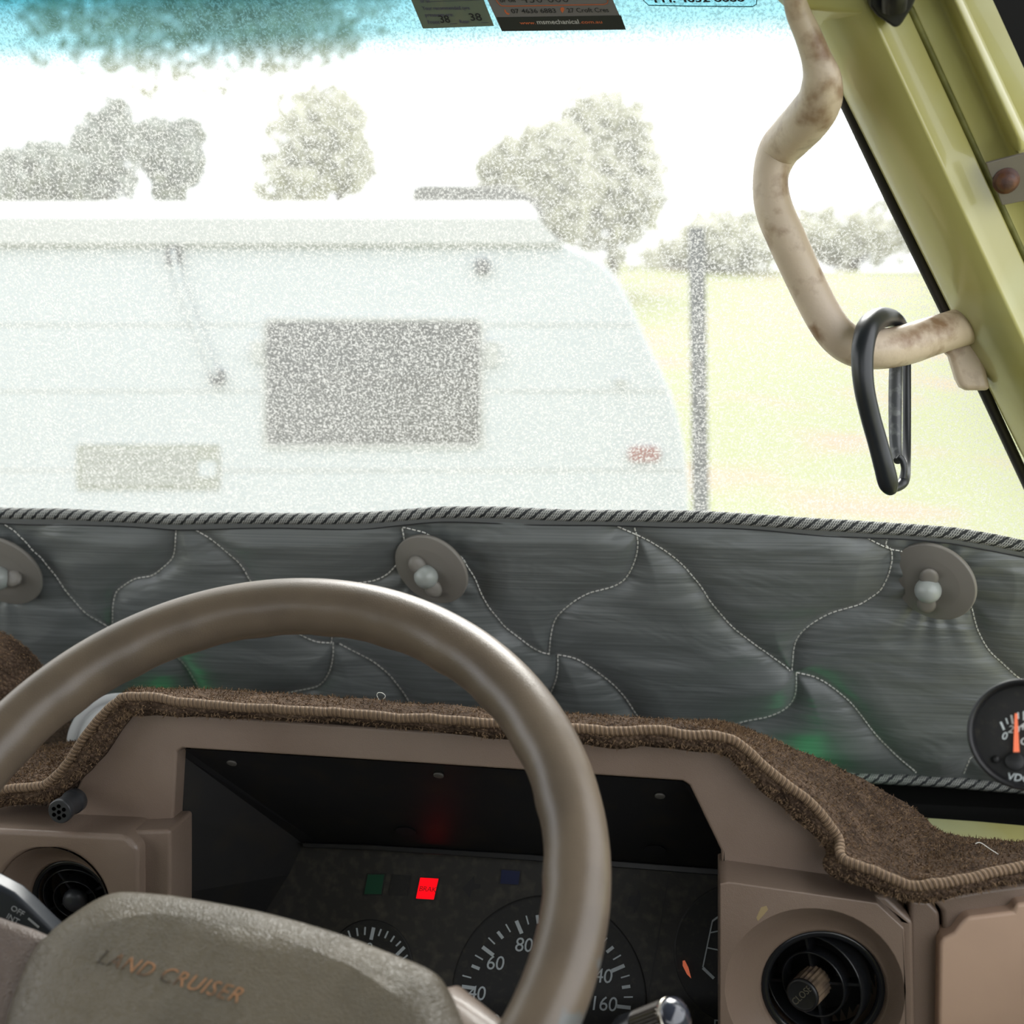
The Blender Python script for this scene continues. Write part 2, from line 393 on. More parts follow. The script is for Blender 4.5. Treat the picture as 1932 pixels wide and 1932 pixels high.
# olive body: windscreen pillar ---------------------------------------------------
pil = thing('wall_right', 'olive green painted windscreen pillar and door frame', 'pillar', (.2, .95, CZ-.3), kind='structure')
def lerp(a, b, t): return a+(b-a)*t
PY = (-260, -60, 140, 340, 552, 760, 980, 1250)
def lx(p0, p1, y): return p0[0]+(p1[0]-p0[0])*(y-p0[1])/(p1[1]-p0[1])
LA = ((1591, 183), (1774, 552)); LB = ((1651, 43), (1888, 552)); LCn = ((1720, 26), (1932, 486)); LD = ((1783, 0), (1908, 274)); LE = ((1822, 0), (1942, 257))
def lineP(Lx, y, lift): return P(lx(*Lx, y), y, off(WS, lift))
def row(Lx, lift, dx=0):
    return [P(lx(*Lx, y)+dx, y, off(WS, lift)) for y in PY]
rows = [row(LA, -.03, 14), row(LA, .012, 2), row(LA, .022, 6), row(LA, .046, 34), row(LB, .058, -30), row(LB, .063, -4), row(LB, .061, 6), row(LB, .052, 26), row(LCn, .046, -8), row(LCn, .040, -1)]
link('pillar_panel', grid_mesh(rows), M['olive'], pil)
bm = bmesh.new(); add_tube(bm, row(LCn, .042, 2), .0022, n=8)
link('seam_sealer', me_of(bm), M['olived'], pil, label='mossy yellow-green sealer line along the pillar joint')
rows = [row(LCn, .039, 3), row(LCn, .036, 14), row(LD, .034, -14), row(LD, .038, -4), row(LD, .046, 8)]
PYs = PY; 
def row2(Lx, lift, dx, ys): return [P(lx(*Lx, y)+dx, y, off(WS, lift)) for y in ys]
link('door_surround', grid_mesh(rows+[row(LD, .034, 90)]), M['olive'], pil)
yd = (-260, -60, 60, 170, 262)
rim = [row2(LD, .036, -4, yd), row2(LD, .050, 4, yd), row2(LD, .056, 14, yd), row2(LD, .056, 24, yd), row2(LE, .050, -3, yd), row2(LE, .030, 1, yd)]
bm = bmesh.new(); rr = [[v.copy() for v in r] for r in rim]
endr = [P(1912, 282, off(WS, .040)), P(1914, 284, off(WS, .046)), P(1921, 285, off(WS, .05)), P(1928, 284, off(WS, .05)), P(1936, 279, off(WS, .046)), P(1940, 272, off(WS, .03))]
for r, e in zip(rr, endr): r.append(e)
link('door_frame_flange', grid_mesh(rr), M['olive'], pil, label='rounded olive flange that ends above the steel bracket')
br = link('bracket', prism([P(x, y, off(WS, .06)) for x, y in ((1860, 308), (1960, 282), (1970, 372), (1891, 388))], WSN*-.003), M['steel'], pil, bevel=.0006, label='dull steel bracket plate stained with rust')
bc = P(1898, 341, off(WS, .06)); u, v, n_ = frame(WSN)
link('bolt', lathe(bc, WSN, [(.0085, 0), (.0085, .001), (.0066, .0012), (.0064, .004), (.004, .0062), (.0005, .0066)], 24), M['rust'], br, label='rusty bolt head')
# roof edge at the pillar top
link('roof_header', prism([P(x, y, off(WS, .062)) for x, y in ((1300, -200), (1498, -6), (1506, 10), (1525, 16), (1580, 22), (1628, 25), (1644, 10), (1652, -200))], Vector((0, .03, -.002))), M['olive'], pil, bevel=.003)
# everything of the cab that closes it off around and behind the camera
roof = link('ceiling', box((-1.3, -1.7, CZ+.40), (.42, .86, CZ+.45)), M['roofin'], None); tag(roof, kind='structure')
bm = bmesh.new(); add_box(bm, (.38, -1.7, .55), (.42, 1.16, CZ-.34)); add_box(bm, (.38, -1.7, CZ-.34), (.42, -1.45, CZ+.42)); add_box(bm, (.38, -.62, CZ-.34), (.42, -.5, CZ+.42))
tag(link('wall_right_door', me_of(bm), M['olive'], None, smooth=False), kind='structure')
bm = bmesh.new(); add_box(bm, (-1.3, -1.7, .55), (-1.26, 1.12, CZ-.30)); add_box(bm, (-1.3, -1.7, CZ-.3), (-1.26, -.30, CZ+.42))
tag(link('wall_left', me_of(bm), M['olive'], None, smooth=False), kind='structure')
bm = bmesh.new(); add_box(bm, (-1.26, -1.74, .55), (.38, -1.7, CZ-.10)); add_box(bm, (-1.26, -1.74, CZ+.30), (.38, -1.7, CZ+.40)); tag(link('wall_rear', me_of(bm), M['roofin'], None, smooth=False), kind='structure')
tag(link('floor', box((-1.3, -1.7, .5), (.4, 1.12, .55)), M['rubber'], None, smooth=False), kind='structure')
tag(link('wall_front', box((-1.3, 1.13, .5), (.36, 1.16, CZ-.44)), M['olive'], None, smooth=False), kind='structure')

# ================================================================== DASHBOARD
HP = .80
dash = thing('dashboard', 'brown grained plastic dashboard with an instrument hood and vent housings', 'dashboard', (-.3, .85, CZ-.9))
outer = [(266, 1990), (266, 1580), (110, 1568), (124, 1530), (166, 1440), (243, 1341), (800, 1380), (1338, 1406), (1384, 1419), (1569, 1602), (1606, 1672), (1368, 1662), (1368, 1990)]
hole = [(296, 1989), (312, 1760), (318, 1690), (327, 1540), (334, 1418), (345, 1412), (800, 1441), (1288, 1474), (1301, 1482), (1378, 1640), (1440, 1780), (1500, 1989)]
hole = [(296, 1960), (312, 1760), (318, 1690), (327, 1540), (334, 1418), (345, 1412), (800, 1441), (1288, 1474), (1301, 1482), (1358, 1600), (1362, 1655), (1362, 1960)]
outer[0] = (266, 2080); outer[-1] = (1368, 2080)
hole[-3] = (1361, 1606)
link('instrument_hood', prism([P(x, y, HP) for x, y in outer], Vector((0, .018, 0)), [[P(x, y, HP) for x, y in hole]]), M['dash'], dash, bevel=.0085, seg=5)
# shell of the hood going forward under the mat
o3 = [P(x, y, HP+.012) for x, y in outer[2:-2]]
c0 = sum(o3, Vector())/len(o3)
link('hood_shell', grid_mesh([o3, [p+Vector((0, .06, -.008)) for p in o3], [p+Vector((0, .10, -.03)) for p in o3], [p+Vector((0, .14, -.09)) for p in o3]]), M['dash'], dash)
# main body and top
bm = bmesh.new(); add_box(bm, (-1.24, .96, CZ-.80), (.36, 1.12, CZ-.415)); add_box(bm, (-1.24, .86, CZ-.75), (-.50, .96, CZ-.42)); add_box(bm, (-1.24, .93, CZ-.44), (.36, 1.17, CZ-.402)); add_box(bm, (-1.24, 1.118, CZ-.44), (.36, 1.17, CZ-.345))
link('dash_body', me_of(bm), M['matte'], dash, bevel=.01)
# cluster shroud (tunnel)
PNL = (.925, -.36, .38)
inn = [(300, 2060), (440, 1990), (500, 1722), (545, 1650), (572, 1592), (600, 1590), (820, 1607), (1330, 1645), (1400, 1650), (1440, 1700), (1470, 1860), (1520, 2060)]
h3 = [P(x, y, HP+.014) for x, y in hole]; i3 = [P(x, y, PNL) for x, y in inn]
link('cluster_shroud', loft([h3, i3], cap0=False, cap1=False), M['shroud'], dash, smooth=False)
# vent housings
def housing(name, pl, outline, depth, c_out, r_out, c_in_px, r_in, dy, chamf=.004):
    pts = [P(x, y, pl) for x, y in outline]
    co = P(*c_out, pl); X, Z = Vector((1, 0, 0)), Vector((0, 0, 1))
    h = link(name, prism(pts, Vector((0, depth, 0)), [circle(co, X, Z, r_out, 48)]), M['dash'], dash, bevel=chamf, seg=4)
    ci = P(*c_in_px, pl+dy)
    rings = []
    for t in [0, .1, .3, .55, .8, .93, 1]:
        c = co.lerp(ci, t); c.y = co.y + dy*(1-(1-t)**1.7)
        rings.append(circle(c, X, Z, r_out+(r_in-r_out)*t + (.0006 if t < .05 else 0), 48))
    rings.append(circle(ci+Vector((0, .004, 0)), X, Z, r_in-.0015, 48)); rings.append(circle(ci+Vector((0, .05, 0)), X, Z, r_in-.002, 48))
    link('vent_dish', loft(rings, cap0=False, cap1=False), M['dash'], h)
    return ci
VR = .765; VL = .765
ciR = housing('vent_housing', VR, [(1358, 1668), (1374, 1664), (1655, 1704), (1706, 1752), (1716, 2130), (1358, 2130)], .05, (1536, 1872), .0565, (1553, 1868), .0412, .018)
ciL = housing('vent_housing', VL, [(-190, 1556), (236, 1577), (260, 1600), (264, 2100), (-190, 2100)], .05, (100, 1706), .0410, (130, 1702), .0310, .020)
# stepped crowns of the housings and their top faces, slightly proud of the hood face
link('housing_crown', prism([P(x, y, VR+.010) for x, y in ((1362, 1664), (1372, 1652), (1668, 1694), (1724, 1744), (1726, 2100), (1362, 2100))], Vector((0, .06, 0))), M['dash'], dash, bevel=.004, seg=4) if False else None
bm = bmesh.new(); add_prism(bm, [P(x, y, VR+.012) for x, y in ((1366, 1662), (1378, 1650), (1672, 1692), (1722, 1740), (1730, 2130), (1704, 2130), (1701, 1762), (1652, 1703))], Vector((0, .05, 0)))
link('housing_step', me_of(bm), M['dash'], dash, bevel=.003)
bm = bmesh.new(); add_prism(bm, [P(x, y, VL+.012) for x, y in ((-200, 1548), (255, 1568), (322, 1566), (322, 1990), (262, 1990), (240, 1600), (-200, 1590))], Vector((0, .04, 0)))
link('housing_step', me_of(bm), M['dash'], dash, bevel=.003)
# right fascia, in two sections with a joint between, and the tan lid
link('fascia_panel', prism([P(x, y, .784) for x, y in ((1716, 1698), (1752, 1700), (1773, 1722), (1776, 1775), (1772, 2130), (1716, 2130))], Vector((0, .04, 0))), M['dash'], dash, bevel=.003)
link('fascia_panel', prism([P(x, y, .782) for x, y in ((1757, 1696), (1850, 1680), (2150, 1640), (2150, 2130), (1776, 2130), (1781, 1775), (1779, 1722))], Vector((0, .04, 0))), M['dash'], dash, bevel=.003)
link('pocket_lid', prism([P(x, y, .772) for x, y in ((1773, 1782), (1781, 1770), (1801, 1760), (1812, 1744), (1824, 1731), (1912, 1720), (1917, 1706), (2140, 1680), (2140, 2100), (1768, 2100))], Vector((0, .02, 0))), M['lid'], dash, bevel=.0042, seg=5, label='tan smooth plastic pocket lid')
# paint chips on the housing
chipm = mat('yellow_chip', (.32, .24, .12), .6)
link('yellowed_chip', prism([P(x, y, VR-.0002) for x, y in ((1436, 1712), (1446, 1709), (1449, 1716), (1441, 1726), (1430, 1738), (1427, 1732))], Vector((0, .0003, 0))), chipm, dash, smooth=False)
link('yellowed_chip', prism([P(x, y, HP-.0003) for x, y in ((1511, 1551), (1519, 1549), (1524, 1555), (1520, 1560), (1512, 1558))], Vector((0, .0005, 0))), chipm, dash, smooth=False)
# olive metal ledge at the right end of the dash
lp = [PZ(x, y, -.385) for x, y in ((1640, 1538), (1735, 1541), (1850, 1549), (2100, 1572), (2100, 1680), (1640, 1660))]
tag(link('trim_1', prism(lp, Vector((0, 0, -.012))), M['olive'], None, bevel=.002), kind='structure')

# ------------------------------------------------------------------ instrument cluster
clu = thing('instrument_cluster', 'dark dusty instrument cluster with white dials and a lit red brake lamp', 'gauge cluster', P(900, 1700, PNL))
link('dial_plate', prism([P(x, y, PNL) for x, y in ((560, 1588), (1405, 1645), (1640, 2060), (300, 2060))], -pl_n(PNL)*.004), M['panelf'], clu)
link('top_ledge', prism([P(x, y, off(PNL, .010)) for x, y in ((568, 1590), (700, 1594), (1000, 1612), (1384, 1641), (1384, 1654), (1000, 1624), (700, 1604), (572, 1599))], -pl_n(PNL)*.010), M['black'], clu, bevel=.0008)
def lamp(name, poly, m, label=None):
    bez = strip_px([(x+(x-sum(p[0] for p in poly)/4)*.16, y+(y-sum(p[1] for p in poly)/4)*.14) for x, y in poly], PNL, .0006, .0007)
    f = link('lamp_surround', bez, M['dial'], clu, smooth=False)
    return link(name, strip_px(poly, PNL, .0006, .0011), m, f, smooth=False, label=label)
lamp('warning_lamp', [(694, 1650), (725, 1650), (719, 1687), (687, 1687)], M['green'], 'unlit dark green warning lamp')
lamp('warning_lamp', [(741, 1652), (773, 1654), (768, 1688), (736, 1687)], M['dial'], 'unlit black warning lamp')
rl = lamp('warning_lamp', [(793, 1656), (827, 1658), (818, 1697), (785, 1695)], M['red'], 'glowing red brake warning lamp')
lamp('warning_lamp', [(946, 1641), (981, 1644), (978, 1669), (944, 1667)], M['blue'], 'unlit dark blue main beam lamp')
bx = (P(825, 1680, PNL)-P(787, 1677, PNL)); by = (P(810, 1668, PNL)-P(804, 1692, PNL))
t_ = text_me('BRAK', .0058, P(807, 1678, off(PNL, .0013)), bx, by, depth=.0002, spacing=.95)
link('lamp_lettering', t_, M['inkred'], clu, smooth=False)
for poly in ([(872, 1676), (884, 1664), (895, 1652), (893, 1666), (907, 1668), (906, 1676), (890, 1680), (887, 1695)],
             [(1184, 1700), (1187, 1692), (1201, 1690), (1205, 1679), (1210, 1693), (1204, 1712), (1196, 1724), (1196, 1711), (1183, 1709)]):
    link('turn_arrow', strip_px(poly, PNL, .0004, .0006), M['ink'], clu, smooth=False)
link('plate_joint', strip_px(seg_poly(1262, 1652, 1223, 1880, 1.4), PNL, .0003, .0006), M['ink'], clu, smooth=False)
# dials
def dial(name, cx, cy, r, label):
    pl = off(PNL, .0003); c = P(cx, cy, pl); n = pl_n(PNL); u, v, a = frame(n)
    rr = (P(cx+r, cy, pl)-c).length
    d = link(name, lathe(c, n, [(rr*1.02, -.0015), (rr*1.02, .0005), (rr*.985, .0007), (rr*.96, .0001), (.001, .0001)], 64), M['dial'], clu, label=label)
    return d
dm = off(PNL, .0006)
tach = dial('small_dial', 697, 1822, 80, 'small round dial half hidden by the wheel hub')
for a, b_, w_ in (((657, 1756), (661, 1768), 3), ((673, 1751), (675, 1766), 3), ((689, 1749), (688, 1764), 3), ((705, 1750), (700, 1773), 6.5), ((719, 1753), (714, 1766), 3),
                  ((732, 1757), (726, 1770), 3), ((744, 1766), (737, 1777), 3), ((756, 1776), (747, 1785), 3), ((763, 1787), (748, 1802), 6), ((769, 1802), (757, 1812), 3),
                  ((643, 1763), (649, 1776), 3), ((630, 1772), (638, 1782), 3), ((619, 1783), (633, 1794), 6)):
    link('tick', strip_px(seg_poly(*a, *b_, w_), dm, .0002, .0004), M['white'], tach, smooth=False)
du = P(710, 1784, dm)-P(690, 1783, dm); dv = P(700, 1774, dm)-P(698, 1794, dm)
link('numeral', text_me('2', .0105, P(698, 1789, off(dm, .0005)), du, dv), M['white'], tach, smooth=False)
spd = dial('speedometer', 1035, 1882, 182, 'speedometer dial numbered in steps of twenty')
for vv in range(0, 185, 5):
    th = math.radians(83-(vv-100)*1.49)
    if vv % 20 == 0: r0, r1, w_ = 131, 157, 7
    elif vv % 10 == 0: r0, r1, w_ = 141, 157, 6
    else: r0, r1, w_ = 143, 160, 2.6
    ca, sa = math.cos(th), math.sin(th)
    cx, cy = 1035, 1882
    if vv > 100: cx, cy = 1034, 1884
    if vv <= 45: cx = 1027
    link('tick', strip_px(seg_poly(cx+ca*r0, cy-sa*r0, cx+ca*r1, cy-sa*r1, w_), dm, .0002, .0004), M['white'], spd, smooth=False)
du = P(1060, 1802, dm)-P(1010, 1799, dm); dv = P(1036, 1780, dm)-P(1034, 1810, dm)
for s_, x, y in (('20', 925, 1928), ('40', 899, 1875), ('60', 934, 1818), ('80', 988, 1784), ('100', 1046, 1776), ('120', 1103, 1800), ('140', 1129, 1842), ('160', 1138, 1895)):
    link('numeral', text_me(s_, .0148, P(x, y, off(dm, .0005)), du, dv, shear=.08, spacing=.95), M['white'], spd, smooth=False)
fu = dial('fuel_gauge', 1400, 1800, 128, 'fuel gauge half hidden behind the vent housing')
link('needle', prism([P(x, y, off(dm, .004)) for x, y in ((1288, 1813), (1292, 1812), (1299, 1826), (1304, 1846), (1296, 1838), (1288, 1822))], -pl_n(PNL)*.001), M['orange'], fu, smooth=False, label='orange needle tip')
for a, b_, w_ in (((1356, 1729), (1344, 1738), 3.5), ((1344, 1738), (1326, 1825), 2.4), ((1326, 1826), (1347, 1846), 5.5), ((1339, 1760), (1358, 1756), 2.4), ((1334, 1788), (1358, 1793), 2.4), ((1358, 1838), (1355, 1856), 2)):
    link('scale_line', strip_px(seg_poly(*a, *b_, w_), dm, .0002, .0004), M['white'], fu, smooth=False)
link('numeral', text_me('F', .012, P(1352, 1936, off(dm, .0005)), du, dv), M['white'], fu, smooth=False)
# screws and drain holes of the shroud ceiling
def on_shroud(px, py):
    # ceiling between hood edge and dial plate
    a, b = P(820, 1442, HP+.014), P(820, 1607, PNL); n = (b-a).cross(Vector((1, 0, 0))) ; a2 = P(1288, 1474, HP+.014)
    n = (b-a).cross(a2-a).normalized()
    if n.dot(CAM-a) < 0: n = -n
    return PN(px, py, a, n)+n*.0012, n
for px, py in ((438, 1437), (828, 1460), (1245, 1499)):
    p, n = on_shroud(px, py)
    link('shroud_screw', lathe(p, n, [(.0038, -.001), (.0038, .0004), (.003, .0008), (.0004, .0008)], 16), mat('dull_screw', (.09, .085, .075), .5) if not bpy.data.materials.get('dull_screw') else bpy.data.materials['dull_screw'], clu)
for px, py in ((766, 1567), (1236, 1601)):
    p, n = on_shroud(px, py); u, v, a = frame(n)
    link('shroud_hole', loft([circle(p, u, v, .0085, 24), circle(p+n*.0004, u, v, .0082, 24)]), M['ink'], clu)

# ------------------------------------------------------------------ air vents
def ring_me(c, n, r0, r1, h, seg=48):
    u, v, a = frame(n)
    prof = [(r0, 0), (r0, h), ((r0+r1)/2, h+.0008), (r1, h), (r1, 0)]
    rings = [circle(c+a*hh, u, v, r, seg) for r, hh in prof]; rings.append(rings[0])
    return loft(rings, cap0=False, cap1=False)
def vent(label, ci, r_in, aim, kind):
    c = ci+Vector((0, .006, 0)); t = thing('air_vent', label, 'air vent', c)
    Yn = Vector((0, -1, 0))
    link('outer_ring', ring_me(c, Yn, r_in*.86, r_in*.985, .003), M['gloss'], t)
    link('duct', lathe(c+Vector((0, .004, 0)), -Yn, [(r_in*.97, 0), (r_in*.95, .035), (.001, .036)], 40, caps=(False, False)), M['shroud'], t)
    a = aim.normalized(); bc = c+Vector((0, .012, 0))
    s = r_in/.041
    link('louvre_ring', ring_me(bc-a*.004, a, .0318*s, .0338*s, .016*s), M['gloss'], t)
    link('louvre_ring', ring_me(bc+a*.001, a, .0205*s, .0222*s, .012*s), M['gloss'], t)
    u, v, _ = frame(a)
    for k in range(4):
        th = PI/2*k + math.radians(14 if kind == 'knob' else 27); d = u*math.cos(th)+v*math.sin(th); q = d.cross(a)
        p0, p1 = bc+d*.006*s, bc+d*.0325*s
        rg = [[p + q*(.0009)*sx + a*hh for sx, hh in ((-1, 0), (1, 0), (1, .010*s), (-1, .010*s))] for p in (p0, p1)]
        link('spoke', loft(rg), M['gloss'], t, smooth=False)
    link('hub', lathe(bc, a, [(.009*s, -.006), (.0095*s, .008*s), (.0085*s, .010*s), (.001, .0102*s)], 32), M['black'], t)
    if kind == 'cap':
        link('cap', lathe(bc+a*.008*s, a, [(.0085, 0), (.0090, .004), (.0082, .0072), (.005, .0088), (.0005, .0094)], 32), mat('grey_blue_cap', (.03, .034, .04), .4), t, label='smooth round charcoal cap')
    else:
        kb = bc+a*.008*s; n = 44; rings = []
        for h, r in ((0, .0110), (.019, .0108), (.0215, .0106)):
            rings.append([kb+a*h + (u*math.cos(2*PI*i/n)+v*math.sin(2*PI*i/n))*(r*(1 if i % 2 else .93)) for i in range(n)])
        k = link('knob', loft(rings), mat('ribbed_dusty_knob', (.16, .115, .075), .5, (.07, .05, .035), 120, .4, .6), t, smooth=False, label='ribbed black knob dusted brown')
        fc = kb+a*.0215
        link('knob_face', lathe(fc, a, [(.0108, 0), (.0108, .0018), (.0100, .0026), (.0088, .0026), (.0086, .0020), (.0005, .0020)], 40), M['black'], k)
        tu = (u*math.cos(math.radians(52))+v*math.sin(math.radians(52))); tv = a.cross(tu)
        link('knob_lettering', text_me('CLOSE', .0062, fc+a*.0023, tu, tv), mat('dusty_emboss', (.10, .09, .065), .6), k, smooth=False)
    return t
vent('black round air vent with ribbed close knob, right of the instruments', ciR, .0412, Vector((-.52, -1, .02)), 'knob')
vent('black round air vent with smooth cap, left of the instruments', ciL, .0310, Vector((.05, -1, -.22)), 'cap')

# ------------------------------------------------------------------ dash mat
mt = thing('dash_mat', 'brown looped carpet mat draped over the instrument hood and dash top', 'mat', P(800, 1400, .9))
cols = [  # lip, braid, rear pixel; lip/braid depth; rear depth
 ((-60, 1528), (-60, 1502), None, .790), ((0, 1520), (0, 1494), None, .790), ((50, 1514), (45, 1487), None, .789), ((95, 1508), (85, 1482), None, .788), ((130, 1485), (115, 1462), None, .788),
 ((168, 1450), (140, 1425), None, .787), ((202, 1408), (165, 1390), None, .787), ((230, 1370), (195, 1350), None, .787), ((246, 1345), (222, 1326), None, .787),
 ((272, 1347), (250, 1316), (262, 1306), .787), ((400, 1349), (395, 1332), (400, 1308), .787), ((532, 1353), (532, 1340), (532, 1314), .787), ((700, 1364), (700, 1352), (700, 1326), .787),
 ((920, 1386), (920, 1366), (920, 1342), .787), ((1107, 1401), (1093, 1377), (1078, 1353), .787), ((1221, 1407), (1221, 1382), (1221, 1364), .787),
 ((1335, 1412), (1330, 1388), (1335, 1367), .787), ((1372, 1424), (1366, 1394), (1375, 1372), .787), ((1406, 1455), (1397, 1409), (1410, 1382), .787),
 ((1444, 1494), (1434, 1441), (1460, 1400), .787), ((1486, 1528), (1485, 1484), (1540, 1434), .786), ((1530, 1566), (1536, 1527), (1627, 1475), .785),
 ((1566, 1608), (1580, 1582), (1693, 1511), .782), ((1562, 1640), (1590, 1618), (1735, 1541), .768), ((1640, 1672), (1655, 1648), (1758, 1564), .760),
 ((1712, 1693), (1720, 1670), (1784, 1577), .757), ((1765, 1692), (1765, 1668), (1815, 1583), .757), ((1840, 1676), (1840, 1654), (1860, 1588), .762),
 ((1935, 1658), (1935, 1638), (1935, 1594), .770), ((2080, 1630), (2080, 1610), (2080, 1594), .775)]
NR = 9
grid = []
for i, (lp_, bp_, rp_, d) in enumerate(cols):
    A = P(*lp_, d); B = P(*bp_, d-.001)
    if rp_ is None:
        R_ = B+Vector((0, .06, -.02)) if i > 3 else B+Vector((0, .10, .004))
    else:
        k = max(0, min(1, (rp_[0]-1400)/350)); R_ = P(*rp_, .862+.075*k)
    c = [A+Vector((0, .006, 0)), A, A.lerp(B, .55)+Vector((0, -.0025, 0)), B]
    for j in range(1, NR+1):
        t = j/NR; q = B.lerp(R_, t); q.z += .0035*math.sin(PI*t); c.append(q)
    c.append(R_+Vector((0, .03, -.015))); c.append(R_+Vector((0, .06, -.05)))
    grid.append(c)
nrow = len(grid[0]); fine = []
for j in range(nrow):
    cr = catmull([tuple(g[j]) for g in grid], 8); fine.append([Vector(p) for p in cr])
for j, r in enumerate(fine):
    for i, p in enumerate(r):
        n = noise.noise(p*38)*.0018+noise.noise(p*110)*.0009
        if j < 3: n += noise.noise(Vector((p.x*60, 3, 1)))*.0016
        p.z += n
rev = [r for r in fine]
mme = grid_mesh(rev)
mo = link('pile', mme, M['carpet'], mt)
so_ = mo.modifiers.new('thick', 'SOLIDIFY'); so_.thickness = .0035; so_.offset = 0
bl = fine[3]
bm = bmesh.new(); add_tube(bm, [p+Vector((0, -.0012, .0012)) for p in bl], .0033, n=12, uv=True)
M['yarn'] = rope_mat('bound_edge_yarn', (.32, .215, .125), (.10, .062, .035), .0032, 1.0, .0012, .0012, .78)
link('bound_edge', me_of(bm), M['yarn'], mt)
# fibres: short slivers standing out of the pile
def fibres(rows, n, lmin, lmax, name, m, parent, r0=1, wd=.00035):
    bm = bmesh.new(); nr, nc = len(rows), len(rows[0])
    for _ in range(n):
        j = random.randint(r0, nr-3); i = random.randint(0, nc-2); a, b = random.random(), random.random()
        p = rows[j][i].lerp(rows[j][i+1], a).lerp(rows[j+1][i].lerp(rows[j+1][i+1], a), b)
        nn = (rows[j][i+1]-rows[j][i]).cross(rows[j+1][i]-rows[j][i])
        if nn.length < 1e-12: continue
        nn.normalize()
        if nn.dot(CAM-p) < 0: nn = -nn
        d = (nn*.8+Vector((random.gauss(0, .6), random.gauss(0, .6), random.gauss(0, .6)-.15))).normalized()
        L = random.uniform(lmin, lmax); s = d.cross(CAM-p).normalized()*wd
        e = p+d*L; mdl = p+d*L*.55+Vector((random.gauss(0, L*.15), 0, random.gauss(0, L*.15)))
        v = [bm.verts.new(x) for x in (p+nn*.001-s, p+nn*.001+s, mdl+s*.8, e, mdl-s*.8)]
        bm.faces.new(v)
    return link(name, me_of(bm, fix=False), m, parent, smooth=False, kind='stuff')
fibres(fine, 60000, .0018, .0052, 'pile_fibre', M['hair'], mt)
# flat part left of the hood and the mound it climbs over
rowsF = []
for a in range(14):
    y = .83+.28*a/13; r = []
    for b in range(40):
        x = -1.15+.74*b/39; z = CZ-.345
        r.append(Vector((x, y, z+.004*noise.noise(Vector((x*14, y*14, 2))))))
    rowsF.append(r)
fl = link('flat_pile', grid_mesh(rowsF), M['carpet'], mt); so_ = fl.modifiers.new('thick', 'SOLIDIFY'); so_.thickness = .006; so_.offset = -1
mc = P(-62, 1330, .93); rows_ = []
for a in range(22):
    th = PI/2*a/21*1.25; r = []
    for b in range(49):
        ph = 2*PI*b/48; q = Vector((math.cos(ph)*math.sin(th)*.067, math.sin(ph)*math.sin(th)*.06, math.cos(th)*.066))
        p = mc+q; p += q.normalized()*(.003*noise.noise(p*30)+.001*noise.noise(p*100)); r.append(p)
    rows_.append(r)
mound = link('mound_pile', grid_mesh(rows_), M['carpet'], mt)
fibres(rows_, 6000, .0012, .003, 'pile_fibre', M['hair'], mt, r0=0)
# loose threads
for pts in ([(716, 1322), (711, 1312), (714, 1307), (722, 1308), (727, 1314), (721, 1321)], [(1840, 1592), (1850, 1590), (1868, 1602), (1884, 1612)], [(344, 1308), (349, 1303)]):
    d = .86 if pts[0][1] < 1400 else .80
    link('loose_thread', tube([P(x, y, d) for x, y in (catmull(pts, 5) if len(pts) > 2 else pts)], .00028, n=5), M['thread'], mt)

# ------------------------------------------------------------------ windscreen insulation panel
SH = (1.115, -.40, -.44)
sun = thing('windscreen_cover', 'grey quilted fabric screen cover with rope binding standing against the windscreen', 'screen cover', P(966, 1480, SH))
top = [(-300, 950), (-150, 952), (0, 957), (120, 957), (250, 965), (330, 970), (450, 967), (600, 966), (700, 965), (830, 957), (950, 956), (1080, 960), (1200, 962), (1330, 966), (1450, 972), (1600, 980), (1700, 988), (1800, 997), (1880, 1010), (1940, 1022), (2010, 1048), (2060, 1090)]
bot = [(-300, 1460), (0, 1460), (400, 1455), (1000, 1450), (1400, 1448), (1560, 1452), (1620, 1458), (1700, 1462), (1780, 1466), (1850, 1472), (1950, 1480), (2060, 1490)]
def yat(pl_, x):
    for (a, b), (c, d) in zip(pl_[:-1], pl_[1:]):
        if a <= x <= c: return b+(d-b)*(x-a)/(c-a)
    return pl_[0][1] if x < pl_[0][0] else pl_[-1][1]
